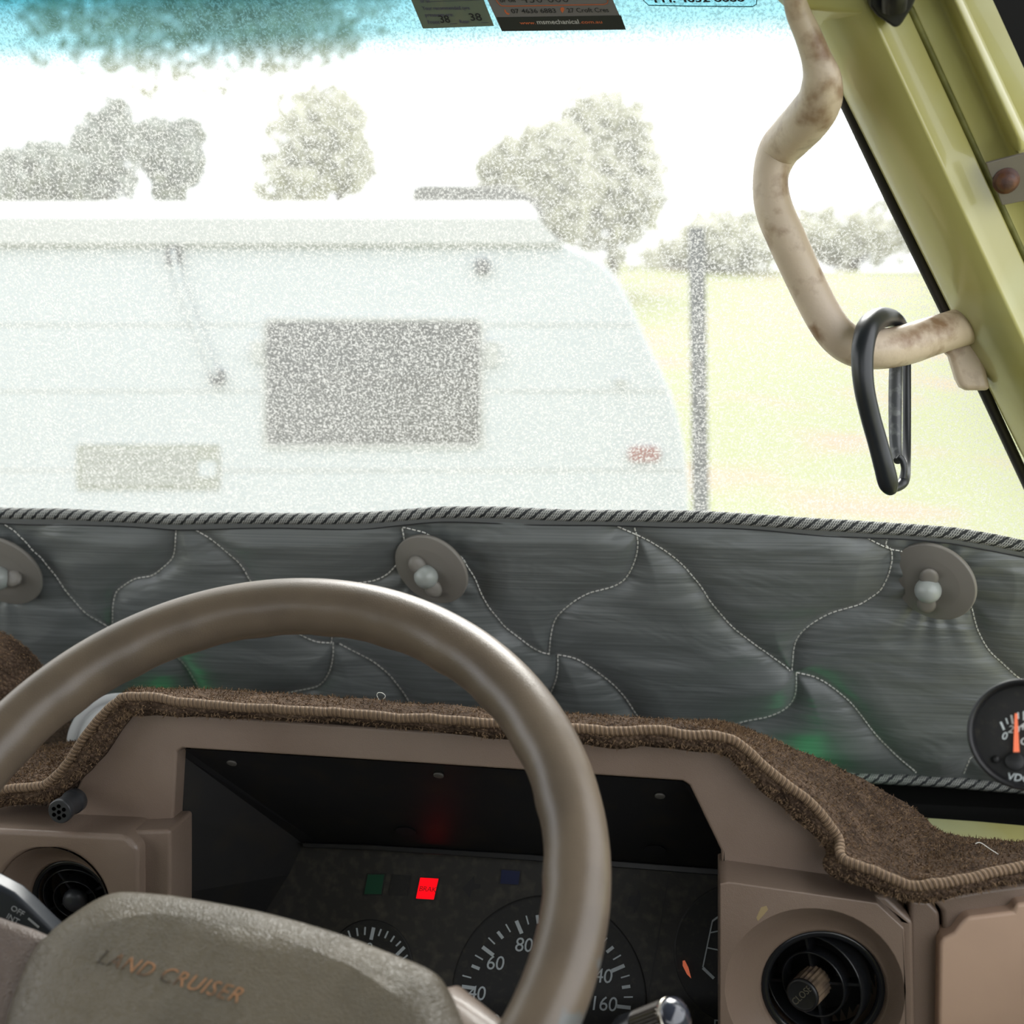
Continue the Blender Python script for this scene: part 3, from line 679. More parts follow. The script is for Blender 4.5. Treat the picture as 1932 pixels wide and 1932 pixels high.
seams = [
 [(-30, 960), (0, 984), (31, 1006), (72, 1048), (99, 1077), (116, 1104), (141, 1135), (170, 1161), (205, 1183)],
 [(334, 988), (332, 1008), (329, 1037), (323, 1056), (306, 1072), (286, 1086), (255, 1092), (232, 1106), (219, 1118), (214, 1141), (212, 1180)],
 [(352, 990), (373, 1002), (400, 1019), (440, 1052), (460, 1075), (475, 1100), (500, 1140), (540, 1180), (590, 1210), (625, 1214)],
 [(759, 996), (766, 995), (799, 1005), (828, 1020), (853, 1036), (870, 1050), (882, 1068), (897, 1093), (909, 1122), (922, 1145), (938, 1166), (955, 1186), (986, 1207), (1019, 1229), (1035, 1234)],
 [(759, 996), (763, 1030), (758, 1050), (749, 1064), (731, 1083), (706, 1095), (670, 1102), (645, 1120), (632, 1150), (625, 1212)],
 [(1197, 995), (1203, 1020), (1200, 1050), (1185, 1085), (1160, 1105), (1110, 1120), (1075, 1140), (1050, 1165), (1040, 1195), (1036, 1234)],
 [(1165, 993), (1220, 1018), (1270, 1050), (1310, 1090), (1345, 1140), (1380, 1180), (1430, 1220), (1490, 1262)],
 [(1052, 1236), (1052, 1265), (1046, 1290), (1030, 1320), (990, 1345), (950, 1360)],
 [(1052, 1236), (1090, 1245), (1130, 1270), (1170, 1305), (1210, 1360), (1240, 1410)],
 [(1676, 1010), (1671, 1027), (1681, 1037), (1683, 1055), (1679, 1073), (1674, 1090), (1662, 1111), (1646, 1125), (1623, 1140), (1600, 1147), (1560, 1160), (1520, 1185), (1500, 1215), (1494, 1262)],
 [(1626, 1009), (1653, 1023), (1681, 1036), (1706, 1042), (1740, 1060), (1790, 1095), (1828, 1137), (1838, 1166), (1846, 1192), (1864, 1224), (1890, 1250), (1922, 1279), (1960, 1300)],
 [(1502, 1268), (1500, 1310), (1485, 1335), (1450, 1352), (1400, 1363), (1370, 1380)],
 [(1502, 1268), (1545, 1280), (1600, 1320), (1640, 1370), (1680, 1415), (1728, 1457)],
 [(205, 1190), (240, 1195), (300, 1215), (345, 1250), (365, 1280), (390, 1320)],
 [(205, 1190), (205, 1230), (190, 1260), (150, 1280)],
 [(628, 1212), (628, 1240), (620, 1270), (600, 1295), (560, 1305), (500, 1318)],
 [(640, 1215), (690, 1240), (730, 1270), (760, 1305), (785, 1345)],
 [(1990, 1300), (1980, 1350), (1900, 1400), (1838, 1425), (1826, 1440), (1818, 1460)]]
seamf = [catmull(s, 6) for s in seams]
cell = {}
for s in seamf:
    for a, b in zip(s[:-1], s[1:]):
        for t in (0, .5):
            q = (a[0]+(b[0]-a[0])*t, a[1]+(b[1]-a[1])*t); cell.setdefault((int(q[0]//60), int(q[1]//60)), []).append(q)
def sdist(x, y):
    i, j = int(x//60), int(y//60); d2 = 3600.0
    for a in (-1, 0, 1):
        for b in (-1, 0, 1):
            for q in cell.get((i+a, j+b), ()):
                e = (q[0]-x)**2+(q[1]-y)**2
                if e < d2: d2 = e
    return math.sqrt(d2)
KN = [(813, 1075), (1760, 1098), (3, 1078)]
def quilt_h(x, y):
    d = sdist(x, y); h = .013*(1-math.exp(-d/24))
    t, b = yat(top, x), yat(bot, x); e = min(y-t-22, b-y-8)
    h *= max(0, min(1, .35+e/45))
    kd = min(math.hypot(x-a, (y-b)*1.1) for a, b in KN)
    if kd < 150: h *= .25+.75*max(0, (kd-40)/110)
    # gathered creases radiating from seams and buttons
    v = Vector((x*.006, y*.02, 0)); h += .0022*noise.noise(v*1.3+Vector((3, 0, 0)))*min(1, (d+15)/40)
    for a, b in KN:
        r = math.hypot(x-a, y-b)
        if 55 < r < 200: h += .0016*math.sin(math.atan2(y-b, x-a)*13+a)*math.exp(-(r-55)/55)*min(1, (d+8)/25)
    g = noise.noise(Vector((x*.004+9, y*.03+x*.006, 4))); h += .0016*g*math.exp(-d/45)
    return h
NX, NY = 760, 130
X0, X1 = -760, 2055
rows = []
for j in range(NY+1):
    r = []
    for i in range(NX+1):
        x = X0+(X1-X0)*i/NX; t, b = yat(top, x)+10, yat(bot, x); y = t+(b-t)*j/NY
        r.append(P(x, y, SH)+pl_n(SH)*quilt_h(x, y))
    rows.append(r)
qm = grid_mesh(rows[::-1]); q = link('quilted_panel', qm, M['fabric'], sun)
# back face
link('backing', prism([P(x, yat(top, x)+12, off(SH, -.003)) for x in range(-750, 2050, 60)]+[P(x, yat(bot, x), off(SH, -.003)) for x in range(2040, -760, -60)], -pl_n(SH)*.002), M['tape'], sun)
# stitches
bm = bmesh.new()
for s in seamf:
    pts = [P(x, y, off(SH, .0016)) + pl_n(SH)*quilt_h(x, y) for x, y in s]
    L = 0; k = 0; cur = pts[0]; acc = []; st, gap = .0034, .0010; on = True; rem = st
    for a, b in zip(pts[:-1], pts[1:]):
        seg = (b-a).length; pos = 0; d = (b-a)/max(seg, 1e-9)
        while pos < seg:
            stp = min(rem, seg-pos)
            if on and stp > .0004:
                p0, p1 = a+d*pos, a+d*(pos+stp); sd = d.cross(pl_n(SH))*.00058; up_ = pl_n(SH)*.0007
                v = [bm.verts.new(z) for z in (p0-sd, p0+sd, p1+sd, p1-sd, p0+up_, p1+up_)]
                bm.faces.new((v[0], v[3], v[5], v[4])); bm.faces.new((v[1], v[4], v[5], v[2]))
            pos += stp; rem -= stp
            if rem <= 1e-7: on = not on; rem = st if on else gap
link('stitching', me_of(bm, fix=False), M['thread'], sun, smooth=False, kind='stuff')
def edge_line(xs, f, pl, k=4): return [P(x, f(x), pl) for x in xs]
xs = list(range(-760, 2056, 12))
def topw(x): return yat(top, x)+1.5*math.sin(x*.013)
bm = bmesh.new(); add_tube(bm, [P(x, topw(x)+11, off(SH, .003)) for x in xs], .0050, n=16, uv=True); link('rope_binding', me_of(bm), M['rope'], sun, label='striped rope binding along the top edge')
rws = [[P(x, topw(x)+a+ (1.5*math.sin(x*.021) if a > 25 else 0), off(SH, l)) for x in xs] for a, l in ((32, .0045), (27, .0062), (17, .0062))]
link('binding_tape', grid_mesh(rws), M['tape'], sun)
bm = bmesh.new(); add_tube(bm, [P(x, topw(x)+31+1.5*math.sin(x*.021), off(SH, .0058)) for x in xs], .0005, n=6); link('tape_seam', me_of(bm), M['ink'], sun)
xs = list(range(1300, 2056, 12))
bm = bmesh.new(); add_tube(bm, [P(x, yat(bot, x)+9, off(SH, .003)) for x in xs], .0050, n=16, uv=True); link('rope_binding', me_of(bm), M['rope'], sun, label='striped rope binding along the bottom edge')

# three suction fasteners
def fastener(label, px, py, hub, lobes, sc=1.0):
    pl = off(SH, .014); c = P(px, py, pl)
    t = thing('suction_fastener', label, 'fastener', c, 'suction fasteners on the screen cover')
    # disc leans: shows as an ellipse tipped 39 degrees below the horizontal
    view = (CAM-c).normalized(); ih = RT; iv = UP
    th = math.radians(-39); major = ih*math.cos(th)+iv*math.sin(th); minor = ih*math.sin(-th)*1.0+iv*math.cos(th)
    tilt = math.radians(43)
    n = (view*math.cos(tilt) - minor*math.sin(tilt)).normalized()
    u = (major - n*major.dot(n)).normalized(); v = n.cross(u)
    R = .0350*sc*(c-CAM).dot(FW)/1.06
    link('disc', lathe(c, n, [(R*.98, -.0034), (R, -.002), (R, .0004), (R*.97, .0014), (R*.66, .0030), (R*.64, .0036), (R*.40, .0036), (.0005, .0036)], 64, uvf=(u, v, n)), M['knob'], t)
    hc = PN(*hub, c+n*.006, n)
    k = R/.035
    def ball(p, r, sq=1.0):
        prof = [(r*math.sin(PI*i/14), -r*sq*math.cos(PI*i/14)) for i in range(15)]
        return lathe(p, view, prof, 28)
    link('button', ball(hc+view*.003, .0105*k), M['knobl'], t)
    for lx_, ly_ in lobes:
        q = PN(lx_, ly_, c+n*.006, n)
        d = (q-hc).normalized()
        link('wing', loft([circle(q-view*.006+view*h, d, d.cross(view).normalized(), r*k*1.05, 24, r*k*.85) for h, r in ((0, .0088), (.006, .0088), (.009, .0082), (.0108, .0068), (.0115, .004), (.0117, .0006))]), M['knob'], t)
    return t
fastener('taupe disc fastener above the steering wheel, middle of the cover', 813, 1075, (804, 1088), [(788, 1066), (818, 1110)])
fastener('taupe disc fastener near the right end of the cover', 1760, 1098, (1751, 1114), [(1753, 1090), (1748, 1140)], 1.08)
fastener('taupe disc fastener cut off by the left edge of the picture', 3, 1078, (-4, 1090), [(23, 1091), (-30, 1086)], 1.05)

# ------------------------------------------------------------------ stickers on the glass
def sticker(name, label, cat, c4, m, parts):
    pl = off(WS, .0006); pp = [P(x, y, pl) for x, y in c4]
    t = thing(name, label, cat, pp[0])
    link('paper', prism(pp, -WSN*.0003), m, t, smooth=False)
    pl2 = off(WS, .0010)
    for kind, *a in parts:
        if kind == 'text':                      # words, left pixel, right pixel, baseline height, letter height in px, ink
            s_, xa, xb, y, h, mm, bold = a
            A_, B_ = P(xa, y, pl2), P(xb, y-.012*(xb-xa), pl2)
            ux = B_-A_; uy = UPV(xa, y, pl2); sz = h*(A_-CAM).dot(FW)/F_PX/.70
            link('lettering', text_me(s_, sz, (A_+B_)/2, ux, uy, depth=.0001, bold=bold, fit=ux.length), M[mm], t, smooth=False)
        elif kind == 'poly': link(a[2], prism([P(x, y, pl2) for x, y in a[0]], -WSN*.0002), M[a[1]], t, smooth=False)
        elif kind == 'line': link(a[2], tube([P(x, y, pl2) for x, y in a[0]], a[3], n=6), M[a[1]], t, smooth=False)
    return t
def UPV(x, y, pl, lean=None):
    lean = lean if lean is not None else -.40
    return P(x+lean*20, y-20, pl)-P(x, y, pl)
sticker('service_sticker', 'pale green tyre pressure sticker on the teal glass band', 'sticker', [(798, 54), (932, 49), (862, -130), (722, -130)], M['paperg'], [
 ('text', 'Your recommended tyre', 797, 886, 16, 7, 'inkblue', 0), ('text', 'pressures are:', 802, 855, 28.5, 7, 'inkblue', 0),
 ('text', 'Front', 807, 829, 42, 7, 'inkblue', 0), ('text', 'Rear', 867, 885, 41, 7, 'inkblue', 0),
 ('text', '38', 829, 848, 37, 14, 'ink', .01), ('text', '38', 886, 908, 33, 14, 'ink', .01), ('text', 'or on', 793, 811, 2, 7, 'inkblue', 0),
 ('line', [(849, 45), (863, 44.5)], 'inkblue', 'dotted_rule', .00012), ('line', [(908, 43), (922, 42.5)], 'inkblue', 'dotted_rule', .00012), ('line', [(813, 3), (905, 0)], 'inkblue', 'dotted_rule', .00012)])
M['paperl'] = mat('light_print', (.5, .5, .5), .6)
sticker('service_sticker', 'white workshop sticker with a dark web address band on the teal glass band', 'sticker', [(947, 59), (1181, 56), (1090, -150), (850, -150)], M['paperw'], [
 ('poly', [(947, 59), (1181, 56), (1171.5, 29), (937, 32.5)], 'inkdark', 'dark_band'),
 ('text', 'www.', 981, 1011, 43.5, 5.5, 'inkor', .01), ('text', 'msmechanical', 1013, 1092, 42, 8.5, 'paperl', .01), ('text', '.com.au', 1094, 1136, 42, 5.8, 'inkor', .01),
 ('text', '07 4636 6883', 965, 1049, 21.5, 8.5, 'ink', .005), ('text', '27 Croft Cres', 1070, 1148, 20, 8.5, 'ink', .005),
 ('poly', [(951, 17), (954, 19), (955, 22), (959, 25), (962, 25), (960, 28), (956, 27), (952, 22)], 'inkor', 'phone_symbol'),
 ('poly', [(1061, 25), (1057, 18), (1058, 14.5), (1061, 13.5), (1064, 14.5), (1065, 18)], 'inkor', 'map_pin_symbol'),
 ('line', [(936, 0), (941, 7), (946, 11), (960, 11.5), (1140, 8.5), (1146, 6), (1147, 0)], 'inkor', 'rounded_outline', .0003),
 ('text', 'or on', 943, 972, 1, 7.5, 'ink', .01), ('text', '430 000', 983, 1072, -1, 15, 'ink', -.01)])
M['tealink'] = mat('teal_ink', (.02, .13, .16), .6)
def clear_sticker():
    m = bpy.data.materials.new('clear_sticker_film'); m.use_nodes = True; N = m.node_tree.nodes; L = m.node_tree.links; N.clear()
    o = N.new('ShaderNodeOutputMaterial'); t = N.new('ShaderNodeBsdfTransparent'); t.inputs[0].default_value = (.86, .95, .97, 1); L.new(t.outputs[0], o.inputs[0]); return m
sticker('service_sticker', 'clear rounded sticker with a phone number at the top beside the grab handle', 'sticker', [(1215, -60), (1217, 4), (1224, 10), (1420, 12), (1427, 6), (1427, -60)], clear_sticker(), [
 ('line', [(1205, -60), (1215, 2), (1224, 10), (1300, 11.5), (1420, 12.5), (1427, 8), (1428, 0), (1410, -60)], 'tealink', 'rounded_outline', .00035),
 ('text', 'PH: 4632 8688', 1233, 1403, -1, 13.5, 'ink', .03)])

# ------------------------------------------------------------------ grab handle
H = [(1492, -60, 19, .80), (1497, -10, 19, .80), (1506, 25, 21, .805), (1524, 66, 23, .81), (1540, 110, 26, .815), (1550, 150, 34, .82), (1546, 190, 39, .83), (1524, 224, 41, .845), (1495, 255, 39, .865), (1468, 287, 36, .88), (1454, 335, 31, .88), (1460, 392, 33, .88),
     (1486, 455, 34, .88), (1527, 545, 33, .885), (1560, 607, 33, .885), (1588, 640, 34, .885), (1622, 656, 36, .885), (1665, 658, 36, .89), (1710, 650, 36, .90), (1750, 637, 35, .91), (1788, 625, 34, .92), (1830, 612, 34, .94)]
hs = catmull(H, 6)
gh = thing('grab_handle', 'cream vinyl grab handle, worn brown, bolted to the olive pillar', 'grab handle', P(1500, 330, .88))
link('bar', tube([P(a, b, d) for a, b, r, d in hs], [r*d*1.02/F_PX for a, b, r, d in hs], n=24), M['handle'], gh)
link('mounting_foot', prism([P(x, y, .955) for x, y in ((1760, 650), (1785, 672), (1798, 715), (1806, 730), (1818, 736), (1862, 736), (1840, 640), (1800, 600))], Vector((0, -.014, 0))), M['handle'], gh, bevel=.004)

# carabiner --------------------------------------------------------------------
cb = thing('carabiner', 'matt black carabiner hooked over the grab handle', 'carabiner', P(1665, 590, .88))
C = [(1704, 640, .935, 9), (1702, 622, .925, 12), (1692, 606, .91, 14), (1676, 599, .90, 17), (1656, 602, .875, 20), (1638, 618, .855, 21), (1629, 650, .845, 20.5), (1627, 690, .842, 19.5), (1631, 735, .842, 18.5), (1642, 785, .845, 18), (1656, 835, .848, 18), (1668, 880, .85, 18.5), (1676, 912, .853, 18), (1682, 926, .857, 11)]
cs = catmull(C, 6)
link('spine', tube([P(a, b, d) for a, b, d, r in cs], [r*d/F_PX for a, b, d, r in cs], n=20, flat=1.0), M['carab'], cb)
C2 = [(1704, 630, .935, 12), (1710, 660, .94, 8), (1711, 700, .94, 7.5), (1711, 800, .93, 7.5), (1710, 870, .91, 8), (1706, 905, .88, 10), (1696, 917, .87, 9), (1686, 922, .862, 7)]
cs = catmull(C2, 5)
link('back_bar', tube([P(a, b, d) for a, b, d, r in cs], [r*d/F_PX for a, b, d, r in cs], n=14), M['carab'], cb)
C3 = [(1692, 655, .915, 9), (1690, 700, .91, 12), (1689, 780, .90, 12), (1690, 840, .89, 11), (1695, 870, .88, 8)]
cs = catmull(C3, 5)
link('gate', tube([P(a, b, d) for a, b, d, r in cs], [r*d/F_PX for a, b, d, r in cs], n=14), M['carabs'], cb, label='scuffed grey spring gate')
link('gate_hook', tube([P(a, b, .875) for a, b in catmull([(1694, 860), (1702, 868), (1706, 885), (1704, 905)], 4)], .0022, n=10), M['carab'], cb)

# visor mount -------------------------------------------------------------------
vm = thing('visor_mount', 'dark plastic visor mount at the top of the pillar', 'bracket', P(1685, 20, off(WS, .07)))
link('mount_body', prism([P(x, y, off(WS, .075)) for x, y in ((1640, -80), (1641, 12), (1655, 30), (1688, 53), (1698, 50), (1704, 42), (1722, 14), (1732, -10), (1740, -80))], -WSN*.02), M['black'], vm, bevel=.004)
link('pivot', tube([P(1690, -60, off(WS, .085)), P(1687, 20, off(WS, .080))], [.009, .007], n=16), M['rubber'], vm)

# door mirror outside ------------------------------------------------------------
mr_ = thing('door_mirror', 'black door mirror housing outside the door, top right', 'mirror', P(1900, 60, 1.3))
link('mirror_housing', prism([P(x, y, 1.30) for x, y in ((1790, -140), (1812, -20), (1870, 110), (1896, 176), (1904, 182), (1960, 158), (2150, 70), (2150, -200), (1830, -200))], Vector((0, .09, 0))), M['matte'], mr_, bevel=.012)
link('mirror_arm', tube([P(2120, 60, 1.34), P(2060, 330, 1.10)], .011, n=12), M['black'], mr_)

# ------------------------------------------------------------------ auxiliary gauge
gp = Vector(P(1936, 1386, .70)); gn = (CAM-gp).normalized(); gn = (gn+Vector((-.02, 0, .02))).normalized()
ga = thing('auxiliary_gauge', 'small round black pod gauge with orange needle, right edge', 'gauge', gp)
gu, gv, gn = frame(gn)
RG = 104*(gp-CAM).dot(FW)/F_PX
link('gauge_case', lathe(gp, gn, [(RG*.9, -.055), (RG*.97, -.05), (RG*.97, -.002), (RG*1.0, 0), (RG*1.0, .004), (RG*.985, .006), (RG*.94, .0068), (RG*.885, .004), (RG*.87, -.001)], 72, caps=(True, False), uvf=(gu, gv, gn)), M['black'], ga)
link('gauge_face', lathe(gp, gn, [(RG*.875, -.002), (RG*.874, -.0012), (.0005, -.0012)], 64, uvf=(gu, gv, gn)), M['dial'], ga)
g0 = gp-gn*.0008
def gpoly(pts, h=0.0): return [PN(x, y, g0+gn*h, gn) for x, y in pts]
for a, b_, w_ in (((1888, 1362), (1894.5, 1377), 4), ((1898, 1355), (1901.5, 1366), 2.6), ((1908, 1349), (1911, 1366), 4), ((1920.5, 1344), (1921.5, 1356), 3), ((1932, 1342), (1932, 1359), 4), ((1946, 1344), (1944, 1356), 2.6), ((1960, 1350), (1955, 1366), 4), ((1984, 1368), (1975, 1382), 4)):
    link('tick', prism(gpoly(seg_poly(*a, *b_, w_)), -gn*.0003), mat('gauge_print', (.62, .68, .68), .6) if 'gpr' not in M else M['gpr'], ga, smooth=False)
    M['gpr'] = bpy.data.materials.get('gauge_print')
for s_, x, y, sz in (('0', 1894.5, 1389, .0052), ('20', 1912, 1377, .0052), ('40', 1933, 1371, .0052), ('C', 1931, 1399, .0052), ('VDO', 1922, 1468, .0050)):
    link('numeral' if s_[0].isdigit() else 'lettering', text_me(s_, sz*1.15, PN(x, y, g0+gn*.0002, gn), gu, gv, shear=.2, bold=.012), M['gpr'], ga, smooth=False)
link('needle', prism(gpoly([(1912, 1419), (1923.5, 1419), (1919.5, 1346), (1914.5, 1346)], .0025), -gn*.0006), mat('gauge_needle', (.95, .22, .1), .4, emit=((1, .2, .1), .12)), ga, smooth=False, label='orange needle')
link('needle_hub', lathe(PN(1915, 1437, g0+gn*.001, gn), gn, [(.0052, -.001), (.0052, .0022), (.0046, .0028), (.0005, .003)], 32), M['black'], ga)
link('trip_screw', lathe(PN(1879, 1433, g0, gn), gn, [(.0022, -.001), (.0022, .001), (.0005, .0012)], 20), M['black'], ga)
link('mount_leg', tube([gp-gn*.045, gp-gn*.06+Vector((.07, .02, .0))], .010, n=14), M['black'], ga)

# ------------------------------------------------------------------ microphone, white disc
mp_ = P(113, 1531, .765); md = Vector((-.02, -1, -.02)).normalized()
mi = thing('microphone', 'small black round microphone lying on the left vent housing', 'microphone', mp_)
link('microphone_body', lathe(mp_, -md, [(.0078, -.0012), (.0086, 0), (.0086, .004), (.0080, .005), (.0080, .016), (.0088, .0165), (.0088, .022), (.006, .024), (.0005, .024)], 32), mat('microphone_black', (.032, .034, .038), .4), mi)
u, v, n_ = frame(md)
M['hole'] = mat('hole_black', (.001, .001, .001), .9, spec=0)
for k in range(7):
    c = mp_+md*.0013 + (Vector() if k == 6 else (u*math.cos(PI/3*k+.5)+v*math.sin(PI/3*k+.5))*.0043)
    link('sound_hole', loft([circle(c-md*.0004, u, v, .0015, 12), circle(c+md*.0003, u, v, .0014, 12)]), M['hole'], mi)
wd = P(222, 1399, .94); wn = (CAM-wd).normalized()
wdn = thing('plastic_disc', 'round white plastic disc with raised rings behind the hood', 'disc', wd)
RW = 91*(wd-CAM).dot(FW)/F_PX
link('disc_body', lathe(wd, wn, [(RW*.9, -.018), (RW*.98, -.008), (RW, 0), (RW*.98, .0025), (RW*.86, .003), (RW*.84, .0015), (RW*.78, .0015), (RW*.76, .0032), (RW*.5, .006), (RW*.2, .007), (.0005, .0072)], 64), M['whitepl'], wdn)
# green lights added behind the hood to tint the cover; their source is unseen
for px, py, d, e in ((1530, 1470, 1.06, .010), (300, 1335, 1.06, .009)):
    gl_ = bpy.data.lights.new('green_cast_light', 'POINT'); gl_.color = (0, 1, .25); gl_.energy = e; gl_.shadow_soft_size = .02
    o = bpy.data.objects.new('green_cast_light', gl_); COL.objects.link(o); o.location = P(px, py, d)
# ------------------------------------------------------------------ steering wheel
WC = Vector((-.2401, .6186, CZ-.2814)); TI = math.radians(49.45)
e1 = Vector((1, 0, 0)); e2 = Vector((0, math.sin(TI), math.cos(TI))); wnv = e1.cross(e2)
sw = thing('steering_wheel', 'brown vinyl steering wheel with a worn rim and padded hub', 'steering wheel', WC)
bm = bmesh.new(); n1, n2 = 200, 28; R0, r0 = .188, .0187
ringv = []
for i in range(n1):
    th = 2*PI*i/n1; rd = e1*math.cos(th)+e2*math.sin(th); rg = []
    grip = .0009*max(0, math.sin(th*26)) if 0 < th < PI else 0
    for k in range(n2):
        ph = 2*PI*k/n2; inner = max(0, -math.cos(ph))
        rr = r0*(1-.03*math.cos(2*ph))+grip*inner
        rg.append(bm.verts.new(WC+rd*(R0+rr*math.cos(ph))+wnv*(rr*math.sin(ph))))
    ringv.append(rg)
for i in range(n1):
    for k in range(n2):
        j, l = (i+1) % n1, (k+1) % n2
        bm.faces.new((ringv[i][k], ringv[j][k], ringv[j][l], ringv[i][l]))
def wheel_mat():
    m = M['wheel']; N = m.node_tree.nodes; L = m.node_tree.links; b = N['Principled BSDF']
    src = b.inputs['Base Color'].links[0].from_socket
    t = N.new('ShaderNodeTexCoord'); n = N.new('ShaderNodeTexNoise'); n.inputs['Scale'].default_value = 34; n.inputs['Detail'].default_value = 2
    L.new(t.outputs['Object'], n.inputs['Vector']); s = N.new('ShaderNodeSeparateXYZ'); L.new(t.outputs['Object'], s.inputs[0])
    a = N.new('ShaderNodeMapRange'); a.inputs[1].default_value = .02; a.inputs[2].default_value = -.07; a.inputs[3].default_value = -.25; a.inputs[4].default_value = .06
    L.new(s.outputs['Z'], a.inputs[0]); ad = N.new('ShaderNodeMath'); ad.operation = 'ADD'; L.new(n.outputs['Fac'], ad.inputs[0]); L.new(a.outputs[0], ad.inputs[1])
    r = N.new('ShaderNodeValToRGB'); r.color_ramp.elements[0].position = .55; r.color_ramp.elements[1].position = .60; L.new(ad.outputs[0], r.inputs[0])
    mx = N.new('ShaderNodeMix'); mx.data_type = 'RGBA'; L.new(r.outputs[0], mx.inputs[0]); L.new(src, mx.inputs[6]); mx.inputs[7].default_value = (.125, .13, .125, 1)
    L.new(mx.outputs[2], b.inputs['Base Color'])
wheel_mat()
link('rim', me_of(bm), M['wheel'], sw)
def WPn(x, y, h): return PN(x, y, WC+wnv*h, wnv)
pad = [(94, 1768), (104, 1756), (150, 1722), (185, 1700), (215, 1688), (250, 1685), (330, 1692), (420, 1707), (500, 1723), (583, 1745), (665, 1771), (748, 1803), (800, 1824), (828, 1842), (844, 1864), (861, 1896), (880, 1940), (905, 2010), (900, 2100), (840, 2200), (700, 2290), (500, 2330), (300, 2320), (140, 2250), (30, 2130), (2, 2020), (12, 1940), (22, 1900), (36, 1862), (55, 1815), (80, 1778)]
base3 = [WPn(x, y, -.006) for x, y in pad]
cc = sum(base3, Vector())/len(base3)
def dense(loop, k=4):
    n = len(loop); ext = loop+[loop[0]]; out = []
    for i in range(n):
        p0, p1, p2, p3 = loop[i-1], loop[i], loop[(i+1) % n], loop[(i+2) % n]
        for j in range(k):
            t = j/k; out.append(.5*((2*p1)+(-p0+p2)*t+(2*p0-5*p1+4*p2-p3)*t*t+(-p0+3*p1-3*p2+p3)*t**3))
    return out
bd = dense(base3)
def inset(loop, d, h):
    out = []; n = len(loop)
    for i in range(n):
        t = (loop[(i+2) % n]-loop[i-2]).normalized(); nr = wnv.cross(t).normalized()
        p = loop[i]
        if (cc-p).dot(nr) < 0: nr = -nr
        out.append(p+nr*d+wnv*h)
    return out
def relax(r, k):
    for _ in range(k): r = [r[i]*.5+(r[i-1]+r[(i+1) % len(r)])*.25 for i in range(len(r))]
    return r
rings = [inset(bd, .004, -.035), inset(bd, .0, -.018), inset(bd, 0, 0), inset(bd, .0012, .004), relax(inset(bd, .004, .0085), 2), relax(inset(bd, .009, .0125), 10), relax(inset(bd, .016, .0155), 30), relax(inset(bd, .022, .0168), 60)]
for s_, hh in ((.78, .0172), (.55, .0172), (.3, .0172), (.08, .0172)):
    rings.append([ (cc+(p-cc)*s_*.86)+wnv*hh for p in bd])
link('hub_pad', loft(rings), M['pad'], sw, label='grained beige-brown hub pad')
# debossed lettering, worn to orange
ph_ = .0150+.0030
def HP_(x, y): return PN(x, y, cc+wnv*(.0174), wnv)
ta, tb_ = HP_(165, 1812), HP_(462, 1897); tux = (tb_-ta); tuy = wnv.cross(tux)
wid = tux.length
lm = text_me('LAND CRUISER', wid/8.1, ta.lerp(tb_, .5)+tuy.normalized()*.0035, tux, tuy, depth=.0003, shear=.35, bold=-.012, spacing=1.1)
link('lettering', lm, mat('worn_deboss', (.05, .04, .03), .5, (.36, .18, .085), 60, .40, .56), sw, smooth=False, label='worn slanted lettering pressed into the hub pad')
# spokes
def slab(pts, h0, h1, name, m, bev=.008):
    a = [WPn(x, y, h1) for x, y in pts]
    link(name, prism(a, wnv*(h0-h1)), m, sw, bevel=bev, seg=5)
slab([(110, 1766), (60, 1745), (0, 1724), (-60, 1706), (-140, 1700), (-190, 1760), (-185, 1900), (-120, 2000), (0, 2080), (60, 2050), (80, 1900)], -.032, -.004, 'spoke', M['spoke'], .010)
bm = bmesh.new(); add_tube(bm, [WPn(x, y, h) for x, y, h in ((700, 1960, -.03), (850, 1925, -.022), (930, 1990, -.016), (1010, 2090, -.004), (1040, 2140, 0))], [.022, .0205, .0175, .017, .016], n=20, flat=.75)
link('spoke', me_of(bm), M['dash'], sw)
link('column_shroud', tube([cc-wnv*.03, cc-wnv*.12-Vector((0, 0, .05))], [.04, .045], n=24), M['dash'], sw)

# ------------------------------------------------------------------ stalks
wp0 = .655
ws_ = thing('wiper_stalk', 'black wiper stalk lettered OFF and INT behind the left spoke', 'stalk', P(40, 1730, wp0))
link('stalk_body', prism([P(x, y, wp0) for x, y in ((-120, 1640), (-40, 1652), (2, 1674), (24, 1686), (48, 1708), (100, 1759), (170, 1830), (140, 1880), (30, 1800), (-60, 1740), (-120, 1720))], Vector((0, .014, 0))), mat('stalk_satin_black', (.03, .036, .045), .35), ws_, bevel=.003)
fr = mat('stalk_print', (.42, .44, .45), .6)
ux = P(60, 1752, wp0)-P(20, 1720, wp0); uy = Vector((0, -1, 0)).cross(ux)
ux2 = P(52, 1737.5, wp0)-P(20, 1719, wp0); uy2 = P(20, 1719, wp0)-P(12, 1733, wp0)
link('lettering', text_me('OFF', .0052, P(33, 1719, wp0-.0004), ux2, uy2), fr, ws_, smooth=False)
link('lettering', text_me('INT', .0052, P(24, 1734, wp0-.0004), ux2, uy2), fr, ws_, smooth=False)
link('index_mark', prism([P(x, y, wp0-.0003) for x, y in seg_poly(53, 1733, 73, 1750, 3.4)], Vector((0, .0004, 0))), fr, ws_, smooth=False)
link('stalk_arm', tube([P(140, 1840, wp0+.008), P(300, 1960, wp0+.03)], .008, n=14), M['gloss'], ws_)
ls = thing('light_stalk', 'black light stalk with a ribbed chrome collar right of the hub', 'stalk', P(1200, 1930, .63))
A0 = P(1272, 1919, .625); A1 = P(1030, 2008, .665); ad_ = (A1-A0).normalized(); u, v, a_ = frame(ad_)
k = 37*.68/F_PX
nn = 64; rings = []
